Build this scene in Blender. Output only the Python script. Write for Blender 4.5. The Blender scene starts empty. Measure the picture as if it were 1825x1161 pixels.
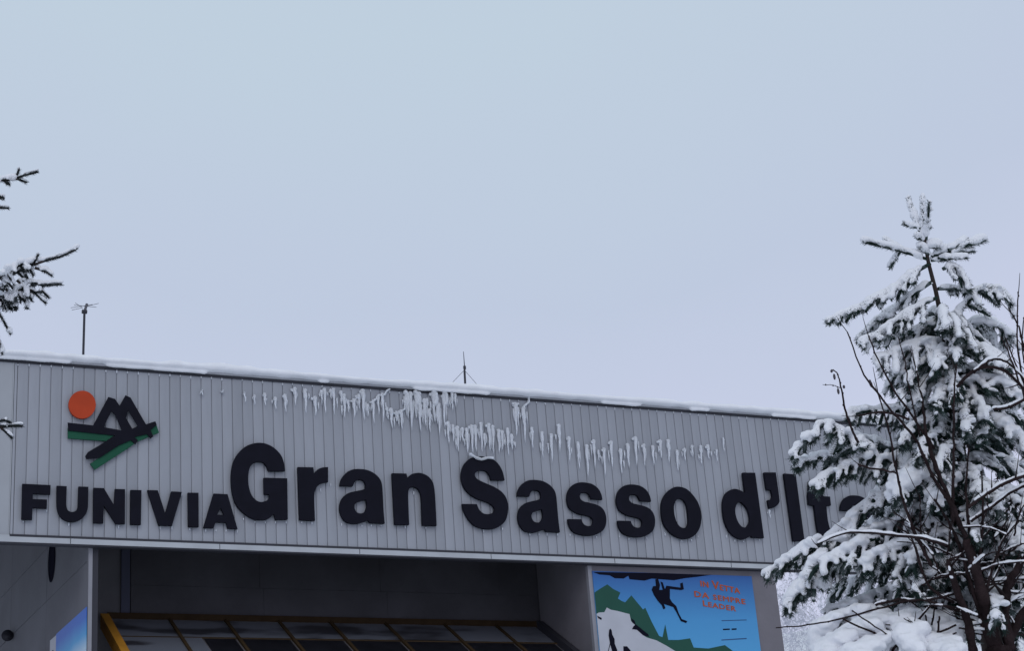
import bpy, math, random
import numpy as np
from mathutils import Vector, Matrix, noise
from mathutils.geometry import tessellate_polygon

random.seed(11); np.random.seed(11)
sc = bpy.context.scene
COL = sc.collection

# ------------------------------------------------------------------ camera
# world: X runs along the facade, Y into the building, Z up; eye 1.6 m above the snow
F = 3207.0; PX, PY = 912.5, 580.5
EYE = np.array([0.0, 0.0, 1.6])
RIGHT = np.array([0.9146175747980854, -0.3975455553246197, -0.07370361803947209])
DOWN = np.array([0.08422349470451672, 0.36562219830984466, -0.9269448802614073])
FWD = np.array([0.39545049602981525, 0.8415925020725388, 0.36788716428418206])
cam_d = bpy.data.cameras.new("camera"); cam = bpy.data.objects.new("camera", cam_d); COL.objects.link(cam)
cam.matrix_world = Matrix(((RIGHT[0], -DOWN[0], -FWD[0], EYE[0]), (RIGHT[1], -DOWN[1], -FWD[1], EYE[1]),
                           (RIGHT[2], -DOWN[2], -FWD[2], EYE[2]), (0, 0, 0, 1)))
cam_d.sensor_width = 36; cam_d.lens = F / 1825 * 36; cam_d.clip_end = 3000
sc.camera = cam

# ------------------------------------------------------------------ sky and light (overcast winter day)
SUN_EL, SUN_ROT = math.radians(38), math.radians(200)
w = bpy.data.worlds.new("World"); sc.world = w; w.use_nodes = True
nt = w.node_tree; nt.nodes.clear()
out = nt.nodes.new('ShaderNodeOutputWorld'); bg = nt.nodes.new('ShaderNodeBackground')
bg.inputs['Strength'].default_value = 0.1
sky = nt.nodes.new('ShaderNodeTexSky'); sky.sky_type = 'NISHITA'; sky.sun_disc = False
sky.sun_elevation = SUN_EL; sky.sun_rotation = SUN_ROT; sky.dust_density = 4; sky.air_density = 1.0
tc = nt.nodes.new('ShaderNodeTexCoord'); sx = nt.nodes.new('ShaderNodeSeparateXYZ')
rmp = nt.nodes.new('ShaderNodeValToRGB')
nz = nt.nodes.new('ShaderNodeTexNoise'); nz.inputs['Scale'].default_value = 2.2; nz.inputs['Detail'].default_value = 4
mx = nt.nodes.new('ShaderNodeMix'); mx.data_type = 'RGBA'; mx.inputs[0].default_value = 0.93
scl = nt.nodes.new('ShaderNodeVectorMath'); scl.operation = 'SCALE'; scl.inputs['Scale'].default_value = 10.0
mad = nt.nodes.new('ShaderNodeMath'); mad.operation = 'MULTIPLY_ADD'; mad.inputs[1].default_value = 0.30; mad.inputs[2].default_value = -0.15
add = nt.nodes.new('ShaderNodeMath'); add.operation = 'ADD'
L = nt.links.new
L(tc.outputs['Generated'], sx.inputs[0]); L(tc.outputs['Generated'], nz.inputs['Vector'])
L(nz.outputs['Fac'], mad.inputs[0]); L(sx.outputs['Z'], add.inputs[0]); L(mad.outputs[0], add.inputs[1])
L(add.outputs[0], rmp.inputs[0]); L(rmp.outputs['Color'], scl.inputs[0])
L(sky.outputs['Color'], mx.inputs[6]); L(scl.outputs[0], mx.inputs[7]); L(mx.outputs[2], bg.inputs['Color']); L(bg.outputs[0], out.inputs[0])
cr = rmp.color_ramp
def lin(c): return tuple(((v/255+0.055)/1.055)**2.4 if v > 10 else v/255/12.92 for v in c)
stops = [(0.0, (215, 217, 242)), (0.19, (213, 216, 241)), (0.29, (204, 210, 234)), (0.39, (195, 206, 227)), (0.53, (196, 212, 227)), (1.0, (194, 210, 226))]
while len(cr.elements) < len(stops): cr.elements.new(0.5)
for e, (p, c) in zip(cr.elements, stops): e.position = p; e.color = (*lin(c), 1)

sun_d = bpy.data.lights.new("sun", 'SUN'); sun_d.energy = 0.5; sun_d.angle = math.radians(40); sun_d.color = (1, .97, .93)
sun = bpy.data.objects.new("sun", sun_d); COL.objects.link(sun)
sd = Vector((math.sin(SUN_ROT)*math.cos(SUN_EL), math.cos(SUN_ROT)*math.cos(SUN_EL), math.sin(SUN_EL)))
sun.rotation_euler = sd.to_track_quat('Z', 'Y').to_euler(); sun.location = (0, -20, 40)
sc.view_settings.view_transform = 'Standard'; sc.view_settings.look = 'None'
sc.view_settings.exposure = 0.0; sc.view_settings.gamma = 1.0; sc.view_settings.use_curve_mapping = False
sc.render.engine = 'CYCLES'

# ------------------------------------------------------------------ helpers
def ray(x, y): return RIGHT*(x-PX) + DOWN*(y-PY) + FWD*F
def on_y(x, y, Y):                     # point of the picture on the vertical plane Y
    r = ray(x, y); return EYE + r*((Y-EYE[1])/r[1])
def at(x, y, depth):                   # point of the picture at a distance
    return EYE + ray(x, y)/F*depth
def on_x(x, y, X):
    r = ray(x, y); return EYE + r*((X-EYE[0])/r[0])

def mat(name, rgb, rough=0.7, var=0.0, vscale=3.0, bump=0.0, bscale=40.0, spec=0.3, metal=0.0, obj_var=0.0,
        trans=0.0, ior=1.31, dark=None, sss=0.0, stretch=None):
    m = bpy.data.materials.new(name); m.use_nodes = True; n = m.node_tree; N = n.nodes; K = n.links.new
    b = N['Principled BSDF']; b.inputs['Roughness'].default_value = rough
    b.inputs['Specular IOR Level'].default_value = spec; b.inputs['Metallic'].default_value = metal
    b.inputs['Base Color'].default_value = (*rgb, 1)
    if trans: b.inputs['Transmission Weight'].default_value = trans; b.inputs['IOR'].default_value = ior
    if sss:
        b.inputs['Subsurface Weight'].default_value = sss; b.inputs['Subsurface Radius'].default_value = (.03, .04, .05)
    t = N.new('ShaderNodeTexCoord'); vec = t.outputs['Object']
    if stretch:
        mp = N.new('ShaderNodeMapping'); mp.inputs['Scale'].default_value = stretch; K(vec, mp.inputs[0]); vec = mp.outputs[0]
    if var or obj_var:
        hs = N.new('ShaderNodeHueSaturation'); hs.inputs['Color'].default_value = (*rgb, 1)
        src = None
        if var:
            a = N.new('ShaderNodeTexNoise'); a.inputs['Scale'].default_value = vscale; a.inputs['Detail'].default_value = 6
            K(vec, a.inputs['Vector']); r = N.new('ShaderNodeMapRange'); K(a.outputs['Fac'], r.inputs[0])
            r.inputs[1].default_value = .3; r.inputs[2].default_value = .7
            r.inputs[3].default_value = 1-var; r.inputs[4].default_value = 1+var; src = r.outputs[0]
        if obj_var:
            oi = N.new('ShaderNodeObjectInfo'); r2 = N.new('ShaderNodeMapRange'); K(oi.outputs['Random'], r2.inputs[0])
            r2.inputs[3].default_value = 1-obj_var; r2.inputs[4].default_value = 1+obj_var
            if src:
                mu = N.new('ShaderNodeMath'); mu.operation = 'MULTIPLY'; K(src, mu.inputs[0]); K(r2.outputs[0], mu.inputs[1]); src = mu.outputs[0]
            else: src = r2.outputs[0]
        K(src, hs.inputs['Value']); K(hs.outputs[0], b.inputs['Base Color'])
    if bump:
        a = N.new('ShaderNodeTexNoise'); a.inputs['Scale'].default_value = bscale; a.inputs['Detail'].default_value = 5
        K(vec, a.inputs['Vector']); bp = N.new('ShaderNodeBump'); bp.inputs['Strength'].default_value = bump
        bp.inputs['Distance'].default_value = 0.02; K(a.outputs['Fac'], bp.inputs['Height']); K(bp.outputs[0], b.inputs['Normal'])
    return m

M_snow = mat('fresh_snow', (.80, .81, .85), .85, .04, 4, .35, 60, spec=.15)
M_ground = mat('trodden_snow', (.76, .77, .80), .9, .06, .3, .5, 6, spec=.15)
M_clad = mat('painted_cladding', (.285, .298, .335), .45, .10, .8, .05, 3, obj_var=.075, stretch=(3, 3, .5))
M_plain = mat('painted_sheet', (.33, .345, .375), .5, .05, 1.2)
M_trim = mat('pale_trim', (.40, .42, .45), .5, .08, 2)
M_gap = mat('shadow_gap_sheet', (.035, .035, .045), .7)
M_cope = mat('zinc_coping', (.33, .34, .37), .5, .12, 2)
M_letter = mat('black_letter_enamel', (.006, .006, .012), .7, .15, 4, spec=.1)
M_orange = mat('orange_enamel', (.40, .045, .012), .6, .08, 3, spec=.2)
M_green = mat('green_enamel', (.006, .07, .038), .6, .1, 3, spec=.2)
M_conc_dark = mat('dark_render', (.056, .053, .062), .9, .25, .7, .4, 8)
M_conc_mid = mat('mid_grey_concrete', (.115, .110, .122), .9, .2, .8, .4, 8)
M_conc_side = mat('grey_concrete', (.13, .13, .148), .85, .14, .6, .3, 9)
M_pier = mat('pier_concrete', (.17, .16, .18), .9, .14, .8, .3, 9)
M_edge = mat('pale_pier_edge', (.25, .25, .28), .8, .1, 2)
M_column = mat('blue_grey_pipe', (.060, .063, .098), .8)
M_yellow = mat('ochre_beam', (.42, .19, .02), .6, .12, 3)
M_mull = mat('ochre_mullion', (.05, .032, .016), .7, .12, 3, spec=.1)
M_head = mat('shaded_ochre_header', (.034, .020, .010), .8, .2, 3, spec=.1)  # ochre header beam, its shade painted in as dark brown
M_metal = mat('galvanised_steel', (.10, .10, .12), .5, metal=.3)
M_dark = mat('dark_steel', (.03, .03, .04), .6)
M_bark = mat('conifer_bark', (.036, .027, .025), .95, .35, 14, .9, 35, stretch=(1, 1, .35))
M_stem = mat('red_brown_stem', (.026, .017, .018), .95, .45, 9, 1.0, 45, spec=.1)
M_needle = mat('conifer_needles', (.020, .036, .031), .8, .45, 7, spec=.1)
M_needle_l = mat('far_conifer_needles', (.012, .016, .017), .8, .35, 7, spec=.2)
M_frost = mat('frosted_twigs', (.56, .57, .63), .95, .22, .35)
M_ice = mat('frosted_ice', (.86, .89, .95), .18, .04, 8, .5, 60, spec=.5, trans=.45)
M_catkin = mat('dry_seed_pod', (.07, .06, .07), .9)

for m_ in (M_needle, M_needle_l):
    n_ = m_.node_tree; bs = n_.nodes['Principled BSDF']; lk = bs.inputs['Base Color'].links[0].from_socket
    t_ = n_.nodes.new('ShaderNodeTexCoord'); a_ = n_.nodes.new('ShaderNodeTexNoise'); a_.inputs['Scale'].default_value = 16; a_.inputs['Detail'].default_value = 4
    n_.links.new(t_.outputs['Object'], a_.inputs['Vector']); q_ = n_.nodes.new('ShaderNodeMapRange'); n_.links.new(a_.outputs['Fac'], q_.inputs[0])
    q_.inputs[1].default_value = .50; q_.inputs[2].default_value = .62; q_.inputs[4].default_value = .38 if m_ is M_needle else .12
    x_ = n_.nodes.new('ShaderNodeMix'); x_.data_type = 'RGBA'; n_.links.new(q_.outputs[0], x_.inputs[0]); n_.links.new(lk, x_.inputs[6])
    x_.inputs[7].default_value = (.30, .34, .36, 1); n_.links.new(x_.outputs[2], bs.inputs['Base Color'])

class Buf:
    def __init__(s): s.v = []; s.f = []; s.n = 0; s.smooth = False
    def add(s, v, f):
        v = np.asarray(v, float).reshape(-1, 3)
        s.v.append(v); s.f.extend([tuple(i+s.n for i in q) for q in f]); s.n += len(v); return s
    def box(s, x0, x1, y0, y1, z0, z1):
        v = [(x, y, z) for x in (x0, x1) for y in (y0, y1) for z in (z0, z1)]
        return s.add(v, [(0, 1, 3, 2), (4, 6, 7, 5), (0, 4, 5, 1), (2, 3, 7, 6), (0, 2, 6, 4), (1, 5, 7, 3)])
    def hexa(s, bot, top):   # two quads of four points
        return s.add(list(bot)+list(top), [(3, 2, 1, 0), (4, 5, 6, 7), (0, 1, 5, 4), (1, 2, 6, 5), (2, 3, 7, 6), (3, 0, 4, 7)])
    def tube(s, pts, rad, seg=6):
        pts = [np.array(p, float) for p in pts]; n = len(pts)
        rad = [rad]*n if np.isscalar(rad) else rad
        V = []; ref = np.array([.3, .2, 1.0])
        for i, p in enumerate(pts):
            t = pts[min(i+1, n-1)]-pts[max(i-1, 0)]; t = t/(np.linalg.norm(t)+1e-9)
            a = np.cross(t, ref)
            if np.linalg.norm(a) < .05: a = np.cross(t, [1, 0, 0])
            a /= np.linalg.norm(a); b = np.cross(t, a)
            for k in range(seg):
                th = 2*math.pi*k/seg; V.append(p+(a*math.cos(th)+b*math.sin(th))*rad[i])
        f = [(i*seg+k, i*seg+(k+1) % seg, (i+1)*seg+(k+1) % seg, (i+1)*seg+k) for i in range(n-1) for k in range(seg)]
        f.append(tuple(range(seg-1, -1, -1))); f.append(tuple((n-1)*seg+k for k in range(seg)))
        return s.add(V, f)
    def mesh(s, name):
        me = bpy.data.meshes.new(name)
        v = np.concatenate(s.v) if s.v else np.zeros((0, 3))
        me.from_pydata(v.tolist(), [], s.f); 
        if s.smooth: me.polygons.foreach_set('use_smooth', [True]*len(me.polygons))
        me.update(); return me
def obj(name, data, m=None, parent=None, kind=None, label=None, cat=None, group=None, smooth=None):
    if isinstance(data, Buf):
        if smooth is not None: data.smooth = smooth
        data = data.mesh(name)
    if m is not None and data is not None and not data.materials: data.materials.append(m)
    o = bpy.data.objects.new(name, data); COL.objects.link(o)
    if parent is not None:
        o.parent = parent; o.matrix_parent_inverse = Matrix.Translation(-parent.location) if parent.parent is None else Matrix.Identity(4)
    if kind: o['kind'] = kind
    if label: o['label'] = label
    if cat: o['category'] = cat
    if group: o['group'] = group
    return o
def thing(name, label, cat, loc=(0, 0, 0), group=None):
    o = bpy.data.objects.new(name, None); COL.objects.link(o); o.location = loc; o.empty_display_size = .3
    o['label'] = label; o['category'] = cat
    if group: o['group'] = group
    return o

ICO = {}
def ico(sub):
    if sub not in ICO:
        import bmesh
        b = bmesh.new(); bmesh.ops.create_icosphere(b, subdivisions=sub, radius=1)
        ICO[sub] = (np.array([v.co[:] for v in b.verts]), [tuple(v.index for v in f.verts) for f in b.faces]); b.free()
    return ICO[sub]
def remeshed(buf, name, voxel, amp=0.0, freq=12.0, relax=2):
    """fuse overlapping lumps into one skin of snow"""
    me = buf.mesh('lumps'); o = bpy.data.objects.new('lumps', me); COL.objects.link(o)
    md = o.modifiers.new('r', 'REMESH'); md.mode = 'VOXEL'; md.voxel_size = voxel; md.use_smooth_shade = True
    if relax:
        sm = o.modifiers.new('s', 'SMOOTH'); sm.factor = .5; sm.iterations = relax
    dg = bpy.context.evaluated_depsgraph_get()
    r = bpy.data.meshes.new_from_object(o.evaluated_get(dg)); r.name = name
    bpy.data.objects.remove(o); bpy.data.meshes.remove(me)
    if amp and len(r.vertices):
        n = len(r.vertices); co = np.empty(n*3); r.vertices.foreach_get('co', co); no = np.empty(n*3); r.vertices.foreach_get('normal', no)
        co = co.reshape(-1, 3); no = no.reshape(-1, 3)
        d = np.sin(co[:, 0]*freq*1.3+2*np.sin(co[:, 2]*freq))+np.sin(co[:, 1]*freq*1.7+2*np.sin(co[:, 0]*freq*.8))+np.sin(co[:, 2]*freq*2.1+3*np.sin(co[:, 1]*freq*.9))
        co += no*(d*amp/2)[:, None]; r.vertices.foreach_set('co', co.ravel())
    r.polygons.foreach_set('use_smooth', [True]*len(r.polygons)); r.update()
    return r

# ------------------------------------------------------------------ ground, hillside
def grid_sheet(name, x0, x1, y0, y1, nx, ny, hf, m):
    xs = np.linspace(x0, x1, nx); ys = np.linspace(y0, y1, ny); b = Buf(); b.smooth = True
    v = [(x, y, hf(x, y)) for y in ys for x in xs]
    f = [(j*nx+i, j*nx+i+1, (j+1)*nx+i+1, (j+1)*nx+i) for j in range(ny-1) for i in range(nx-1)]
    b.add(v, f); return obj(name, b, m, kind='structure')
grid_sheet('ground', -900, 1100, -900, 1100, 81, 81, lambda x, y: 0.25*noise.noise(Vector((x*.02, y*.02, 0))) - .05 if y < 60 and abs(x) < 80 else -.3, M_ground)
def hill_h(x, y):
    d = max(0.0, (y-62 + (x-30)*.12))
    return -1.2 + (33+.18*max(0, x-55))*(1-math.exp(-d/38.0)) * (1+.08*noise.noise(Vector((x*.03, y*.03, 3.1))))
grid_sheet('hillside', -120, 260, 62, 240, 60, 50, hill_h, M_ground)

# ------------------------------------------------------------------ cable car station
D = 36.0
ZT, ZB = 15.47, 11.735                      # cladding top and bottom
X0 = on_y(26, 645, D)[0]                    # seam between plain sheet and ribbed cladding
XL, XR = 0.6, 29.0
station = thing('cable_car_station', 'large grey cable car station with a ribbed cladding fascia and dark recessed entrance', 'building', (14, 38, 0))
PITCH = 0.2288
RIB0 = 5.7157
k0 = math.ceil((X0-RIB0)/PITCH)
first = RIB0 + k0*PITCH
if first - X0 < .05: first += PITCH
pan = Buf(); pw = PITCH; g = .0085; c = .024; dp = .026
prof = [(.0004, .024), (g-.003, .024), (g, .006), (g+c, 0), (pw-g-c, 0), (pw-g, .006), (pw-g+.003, .024), (pw-.0004, .024), (pw-.0004, .034), (.0004, .034)]
v = [(x, y, z) for z in (ZB, ZT) for (x, y) in prof]; q_ = len(prof)
pan.add(v, [(i, (i+1) % q_, (i+1) % q_+q_, i+q_) for i in range(q_)]+[tuple(range(q_-1, -1, -1)), tuple(range(q_, 2*q_))])
pm = pan.mesh('cladding_panel'); pm.materials.append(M_clad)
fw = Buf().box(g, first-X0-g, 0, dp, ZB, ZT)
o = obj('cladding_panel', fw, M_clad, station); o.location = (X0, D, 0)
npan = int((XR-first)/PITCH)
for i in range(npan):
    o = obj('cladding_panel', pm, None, station); o.location = (first+i*PITCH, D+random.uniform(-.002, .002), 0)
XR = first+npan*PITCH
obj('plain_panel', Buf().box(XL, X0-.02, D-.002, D+.04, ZB-.0, ZT), M_plain, station)
obj('corner_bead', Buf().box(X0-.018, X0-.004, D-.012, D+.03, ZB, ZT), M_trim, station)
obj('backing_sheet', Buf().box(XL+.01, XR-.01, D+.045, D+.108, ZB-.1, ZT+.02), M_gap, station)
cop = Buf(); cop.box(XL-.05, XR+.05, D-.07, D+.56, ZT+.035, ZT+.09)
obj('coping', cop, M_cope, station)
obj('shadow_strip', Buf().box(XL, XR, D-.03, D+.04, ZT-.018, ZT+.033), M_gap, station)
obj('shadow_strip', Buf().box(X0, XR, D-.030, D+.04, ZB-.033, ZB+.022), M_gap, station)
obj('bottom_trim', Buf().box(XL, XR+.02, D-.05, D+.10, ZB-.145, ZB-.034), M_trim, station)
obj('bottom_trim', Buf().box(XL, X0-.003, D-.048, D+.04, ZB-.033, ZB-.001), M_trim, station)
obj('drip_edge', Buf().box(XL, XR+.01, D-.04, D+.11, ZB-.175, ZB-.147), M_gap, station)
# fixing screws and seams of the trim: joints every 3.2 m
for i in range(9):
    x = X0+1.2+i*3.1
    obj('trim_joint', Buf().box(x, x+.012, D-.054, D-.049, ZB-.143, ZB-.036), M_gap, station)
# roof slab behind the fascia
RX = on_y(1381, 1030, D+.12)[0]+.15
obj('roof', Buf().box(XL+.02, RX, D+.57, D+13, ZT-.35, ZT+.03), M_cope, station)
obj('side_fascia', Buf().box(XR-.01, XR+.03, D+.1, D+.56, ZB-.1, ZT+.03), M_plain, station)
obj('side_fascia', Buf().box(XL-.03, XL+.01, D+.1, D+13, ZB-.1, ZT+.03), M_plain, station)
# left wall: panels with seams, running back from the pale pier edge
Wf = D+.12
e0 = on_y(158, 1000, Wf)[0]; e1 = on_y(165, 1000, Wf)[0]
obj('pier_edge', Buf().box(e0, e1, Wf, Wf+.25, 0, ZT-.4), M_edge, station)
# side wall is turned a few degrees: its plane runs towards (-0.05, 1)
LD = np.array([-.058, 1, 0]); LD /= np.linalg.norm(LD); LN = np.array([-LD[1], LD[0], 0])
WO = np.array([e0, Wf+.01, 0])
def side(s, z, off=0.0): return WO+LD*s+np.array([0, 0, z])+LN*off
def on_side(x, y, off=0.0):
    r = ray(x, y); n = LN; P = WO+LN*off; t = ((P-EYE)@n)/(r@n); p = EYE+r*t; return p, (p-WO)@LD, p[2]
zs = [0, on_side(100, 1131)[2]-2.1]
s1 = on_side(29, 1130)[2]; 
z_a = on_side(91, 1065)[2]; z_b = on_side((90/5.777)+0, 960+(620/5.777))[2]
rows = sorted([0.02, z_a-3.4, z_a-1.7, z_a, z_a+1.22, z_a+2.44, ZT-.36])
def side_slab(s0, s1_, z0, z1, off0, off1):
    b = Buf(); b.hexa([side(s0, z0, off0), side(s1_, z0, off0), side(s1_, z0, off1), side(s0, z0, off1)],
                      [side(s0, z1, off0), side(s1_, z1, off0), side(s1_, z1, off1), side(s0, z1, off1)]); return b
obj('wall', side_slab(.0, 11, 0, ZT-.37, -.20, -.035), M_gap, station)
sj = [0.0, 3.6, 7.2, 10.8]
for i in range(len(rows)-1):
    for j in range(3):
        obj('wall_panel', side_slab(sj[j]+.004, sj[j+1]-.006, rows[i]+.007, rows[i+1]-.007, -.034, random.uniform(-.003, .003)), M_conc_side, station)
# oval vent in the side wall
p, so, zo = on_side(93, 999)
b = Buf(); n = 28; ring = []
for rr, of in ((1.0, .006), (1.0, .02), (.86, .02), (.86, .008)):
    ring.append([side(so+  .30*rr*math.cos(a), zo+.50*rr*math.sin(a), of) for a in [2*math.pi*k/n for k in range(n)]])
for q in range(3):
    b.add(ring[q]+ring[q+1], [(k, (k+1) % n, n+(k+1) % n, n+k) for k in range(n)])
b.add(ring[3], [tuple(range(n))])
obj('oval_vent', b, mat('vent_black', (.012, .012, .02), .95, spec=0), station)
# recess: back wall, jamb, pier with the poster
D2 = D+2.85
jx = on_y(1047, 1015, Wf)[0]; px1 = on_y(1381, 1030, Wf)[0]
xb0 = on_y(-60, 1050, D2)[0]
xc = on_y(215, 1050, D2)[0]; xc2 = on_y(231, 1050, D2)[0]
obj('back_wall', Buf().box(e1-.2, xc, D2, D2+.3, 0, ZT-.36), M_conc_mid, station)  # left stretch coloured lighter for the extra light near the opening
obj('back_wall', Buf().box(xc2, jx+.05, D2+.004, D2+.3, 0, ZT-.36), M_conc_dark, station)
obj('pilaster', Buf().box(xc+.003, xc2-.003, D2-.05, D2+.28, 0, ZT-.4), M_column, station)
# horizontal pour lines on the back wall, each band its own slab
zz = [3.2, 5.6, 8.0, 10.4, 11.5, 12.6, 13.7, 14.8]
for i in range(len(zz)-1):
    x = xc2+.02
    while x < jx-.3:
        x2 = min(x+random.uniform(2.9, 3.1), jx-.06)
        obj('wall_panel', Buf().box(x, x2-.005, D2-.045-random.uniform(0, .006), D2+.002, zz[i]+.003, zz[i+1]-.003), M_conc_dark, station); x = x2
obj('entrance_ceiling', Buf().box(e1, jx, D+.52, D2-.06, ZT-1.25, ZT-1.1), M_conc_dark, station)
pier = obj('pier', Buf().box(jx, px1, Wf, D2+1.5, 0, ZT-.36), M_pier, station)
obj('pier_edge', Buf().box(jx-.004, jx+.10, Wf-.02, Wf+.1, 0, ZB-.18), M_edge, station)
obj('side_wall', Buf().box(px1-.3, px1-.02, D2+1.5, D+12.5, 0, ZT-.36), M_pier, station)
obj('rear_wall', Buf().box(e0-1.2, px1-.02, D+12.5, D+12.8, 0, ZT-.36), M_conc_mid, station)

# glazed lean-to roof in the recess: top edge on the back wall, falling towards the front
gz = 10.50; T = 0.60
zx = [on_y(x, y, D2-.1)[0] for x, y in ((191, 1098), (957, 1110))]
gx0, gx1 = zx
gzt = (on_y(191, 1096, D2-.1)[2]+on_y(957, 1107, D2-.1)[2])/2
gf = thing  # (the lean-to is a part of the station)
lean = obj('glazed_roof', Buf().box(gx0, gx1, D2-.16, D2-.05, gzt-.17, gzt), M_head, station)
def gpt(x, s, off=0.0):   # s metres forward from the wall, falling by T
    return np.array([x, D2-.16-s, gzt-.15-T*s+off])
def gbeam(x0, x1, s0, s1_, o0, o1):
    b = Buf(); b.hexa([gpt(x0, s0, o0), gpt(x1, s0, o0), gpt(x1, s1_, o0), gpt(x0, s1_, o0)], [gpt(x0, s0, o1), gpt(x1, s0, o1), gpt(x1, s1_, o1), gpt(x0, s1_, o1)]); return b
GS = 2.6
obj('end_beam', gbeam(gx0-.16, gx0+.02, 0, GS, -.20, .12), M_yellow, lean)
obj('end_beam', gbeam(gx1-.04, gx1+.12, 0, GS, -.16, .16), M_dark, lean)  # right beam: its shaded side is put in as a dark colour
mxs = [on_y(x, 1112, D2-.2)[0] for x in (303, 403, 498, 590, 688, 793, 885)]
edges = [gx0+.02]+mxs+[gx1-.04]
for x in mxs: obj('mullion', gbeam(x-.035, x+.035, 0, GS, -.04, .05), M_mull, lean)
gm = bpy.data.materials.new('pale_mottled_glass'); gm.use_nodes = True; N = gm.node_tree.nodes; K = gm.node_tree.links.new  # pale grey-blue panes with soft darker blotches
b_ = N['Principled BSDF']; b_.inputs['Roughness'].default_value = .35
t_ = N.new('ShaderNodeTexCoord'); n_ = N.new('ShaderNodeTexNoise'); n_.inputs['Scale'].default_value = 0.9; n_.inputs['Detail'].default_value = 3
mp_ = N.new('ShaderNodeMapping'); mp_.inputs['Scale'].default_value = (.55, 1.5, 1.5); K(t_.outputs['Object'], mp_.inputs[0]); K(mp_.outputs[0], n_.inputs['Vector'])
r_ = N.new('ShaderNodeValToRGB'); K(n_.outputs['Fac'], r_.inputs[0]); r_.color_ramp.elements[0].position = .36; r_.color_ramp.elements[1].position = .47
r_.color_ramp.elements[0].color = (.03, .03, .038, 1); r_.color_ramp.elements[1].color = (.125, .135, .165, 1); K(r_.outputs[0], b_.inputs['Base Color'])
gd = mat('dark_glass', (.010, .010, .014), .5, .3, 3, spec=.15)
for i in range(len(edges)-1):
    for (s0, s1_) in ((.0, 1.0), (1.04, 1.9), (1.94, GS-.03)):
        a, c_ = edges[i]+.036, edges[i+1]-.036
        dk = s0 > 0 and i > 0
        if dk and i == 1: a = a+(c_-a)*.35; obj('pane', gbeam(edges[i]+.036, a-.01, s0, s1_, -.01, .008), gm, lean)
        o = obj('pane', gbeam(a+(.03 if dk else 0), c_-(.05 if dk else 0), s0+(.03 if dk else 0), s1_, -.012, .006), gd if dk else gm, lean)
        if dk: obj('pane_frame', gbeam(edges[i]+.036 if i > 1 else a, c_, s0, s1_, -.03, -.013), M_conc_mid, lean)
for s in (1.0, 1.9): obj('glazing_bar', gbeam(gx0+.02, gx1-.04, s, s+.04, -.03, .014), M_mull, lean)

# ------------------------------------------------------------------ signs on the fascia
def spline(pts, res=5):
    """closed outline: points with a third item are corners, runs between corners are smoothed"""
    n = len(pts); outl = []
    for i in range(n):
        p0, p1, p2, p3 = pts[i-1], pts[i], pts[(i+1) % n], pts[(i+2) % n]
        P1, P2 = np.array(p1[:2], float), np.array(p2[:2], float)
        c1, c2 = len(p1) > 2, len(p2) > 2
        if c1 and c2: outl.append(P1); continue
        P0 = 2*P1-P2 if c1 else np.array(p0[:2], float)
        P3 = 2*P2-P1 if c2 else np.array(p3[:2], float)
        for k in range(res):
            t = k/res
            outl.append(.5*((2*P1)+(-P0+P2)*t+(2*P0-5*P1+4*P2-P3)*t*t+(-P0+3*P1-3*P2+P3)*t**3))
    return outl
def extrude(contours, y0, y1, name, m, parent, **kw):
    """contours: list of lists of (X, Z); first is outer. front face at y0, back at y1"""
    b = Buf(); cs = [[Vector((p[0], p[1], 0)) for p in c] for c in contours]
    tri = tessellate_polygon(cs); flat = [p for c in cs for p in c]; n = len(flat)
    v = [(p.x, y0, p.y) for p in flat]+[(p.x, y1, p.y) for p in flat]
    f = []
    for t in tri:
        a, b2, c2 = [flat[i] for i in t]
        if (b2-a).cross(c2-a).z < 0: t = (t[0], t[2], t[1])
        f.append(tuple(t)); f.append((t[2]+n, t[1]+n, t[0]+n))
    s = 0
    for c in cs:
        m_ = len(c)
        for i in range(m_): j = (i+1) % m_; f.append((s+i, s+i+n, s+j+n, s+j))
        s += m_
    b.add(v, f); return obj(name, b, m, parent, **kw)
YF = D-.105
def trace(ox, oy, s, pts, res=5, Y=YF):
    return [(lambda q: (q[0], q[2]))(on_y(ox+p[0]/s, oy+p[1]/s, Y)) for p in spline(pts, res)]
C = 1
G_o = [(740,410,C),(722,300),(680,205),(590,118),(480,72),(370,72),(265,108),(170,190),(110,300),(85,430),(85,580),(105,710),(150,825),(240,925),(350,992),(450,1006),(535,990),(605,935,C),(625,1003,C),(772,1000,C),(765,500,C),(480,492,C),(485,690,C),(548,698,C),(545,742,C),(505,775),(440,788),(380,762),(330,700),(298,600),(290,480),(310,370),(365,308),(430,298),(490,318),(545,412,C)]
r_o = [(893,362,C),(1083,366,C),(1092,440,C),(1135,392),(1195,368),(1262,362,C),(1262,545,C),(1190,556),(1130,600),(1100,670),(1094,780),(1103,1016,C),(915,1006,C)]
a_o = [(140,415,C),(165,310),(235,215),(330,160),(440,148),(580,165),(700,225),(780,310),(812,400),(824,560),(836,800),(855,1016,C),(620,1006,C),(592,968,C),(530,985),(440,1012),(360,1018),(260,998),(190,935),(145,830),(142,720),(180,612),(260,540),(370,505),(470,486),(535,462),(552,410),(535,350),(490,320),(430,320),(382,350),(348,420,C)]
a_h = [(372,745),(400,690),(465,658),(560,635,C),(572,710),(562,780),(520,840),(460,855),(400,825)]
n_o = [(972,215,C),(1200,220,C),(1218,287,C),(1270,237),(1350,213),(1440,215),(1540,260),(1610,340),(1642,440),(1658,600),(1672,850),(1682,1052,C),(1455,1045,C),(1446,800),(1435,580),(1400,480),(1340,437),(1280,437),(1240,475),(1228,570),(1235,800),(1245,1036,C),(1015,1034,C)]
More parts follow.
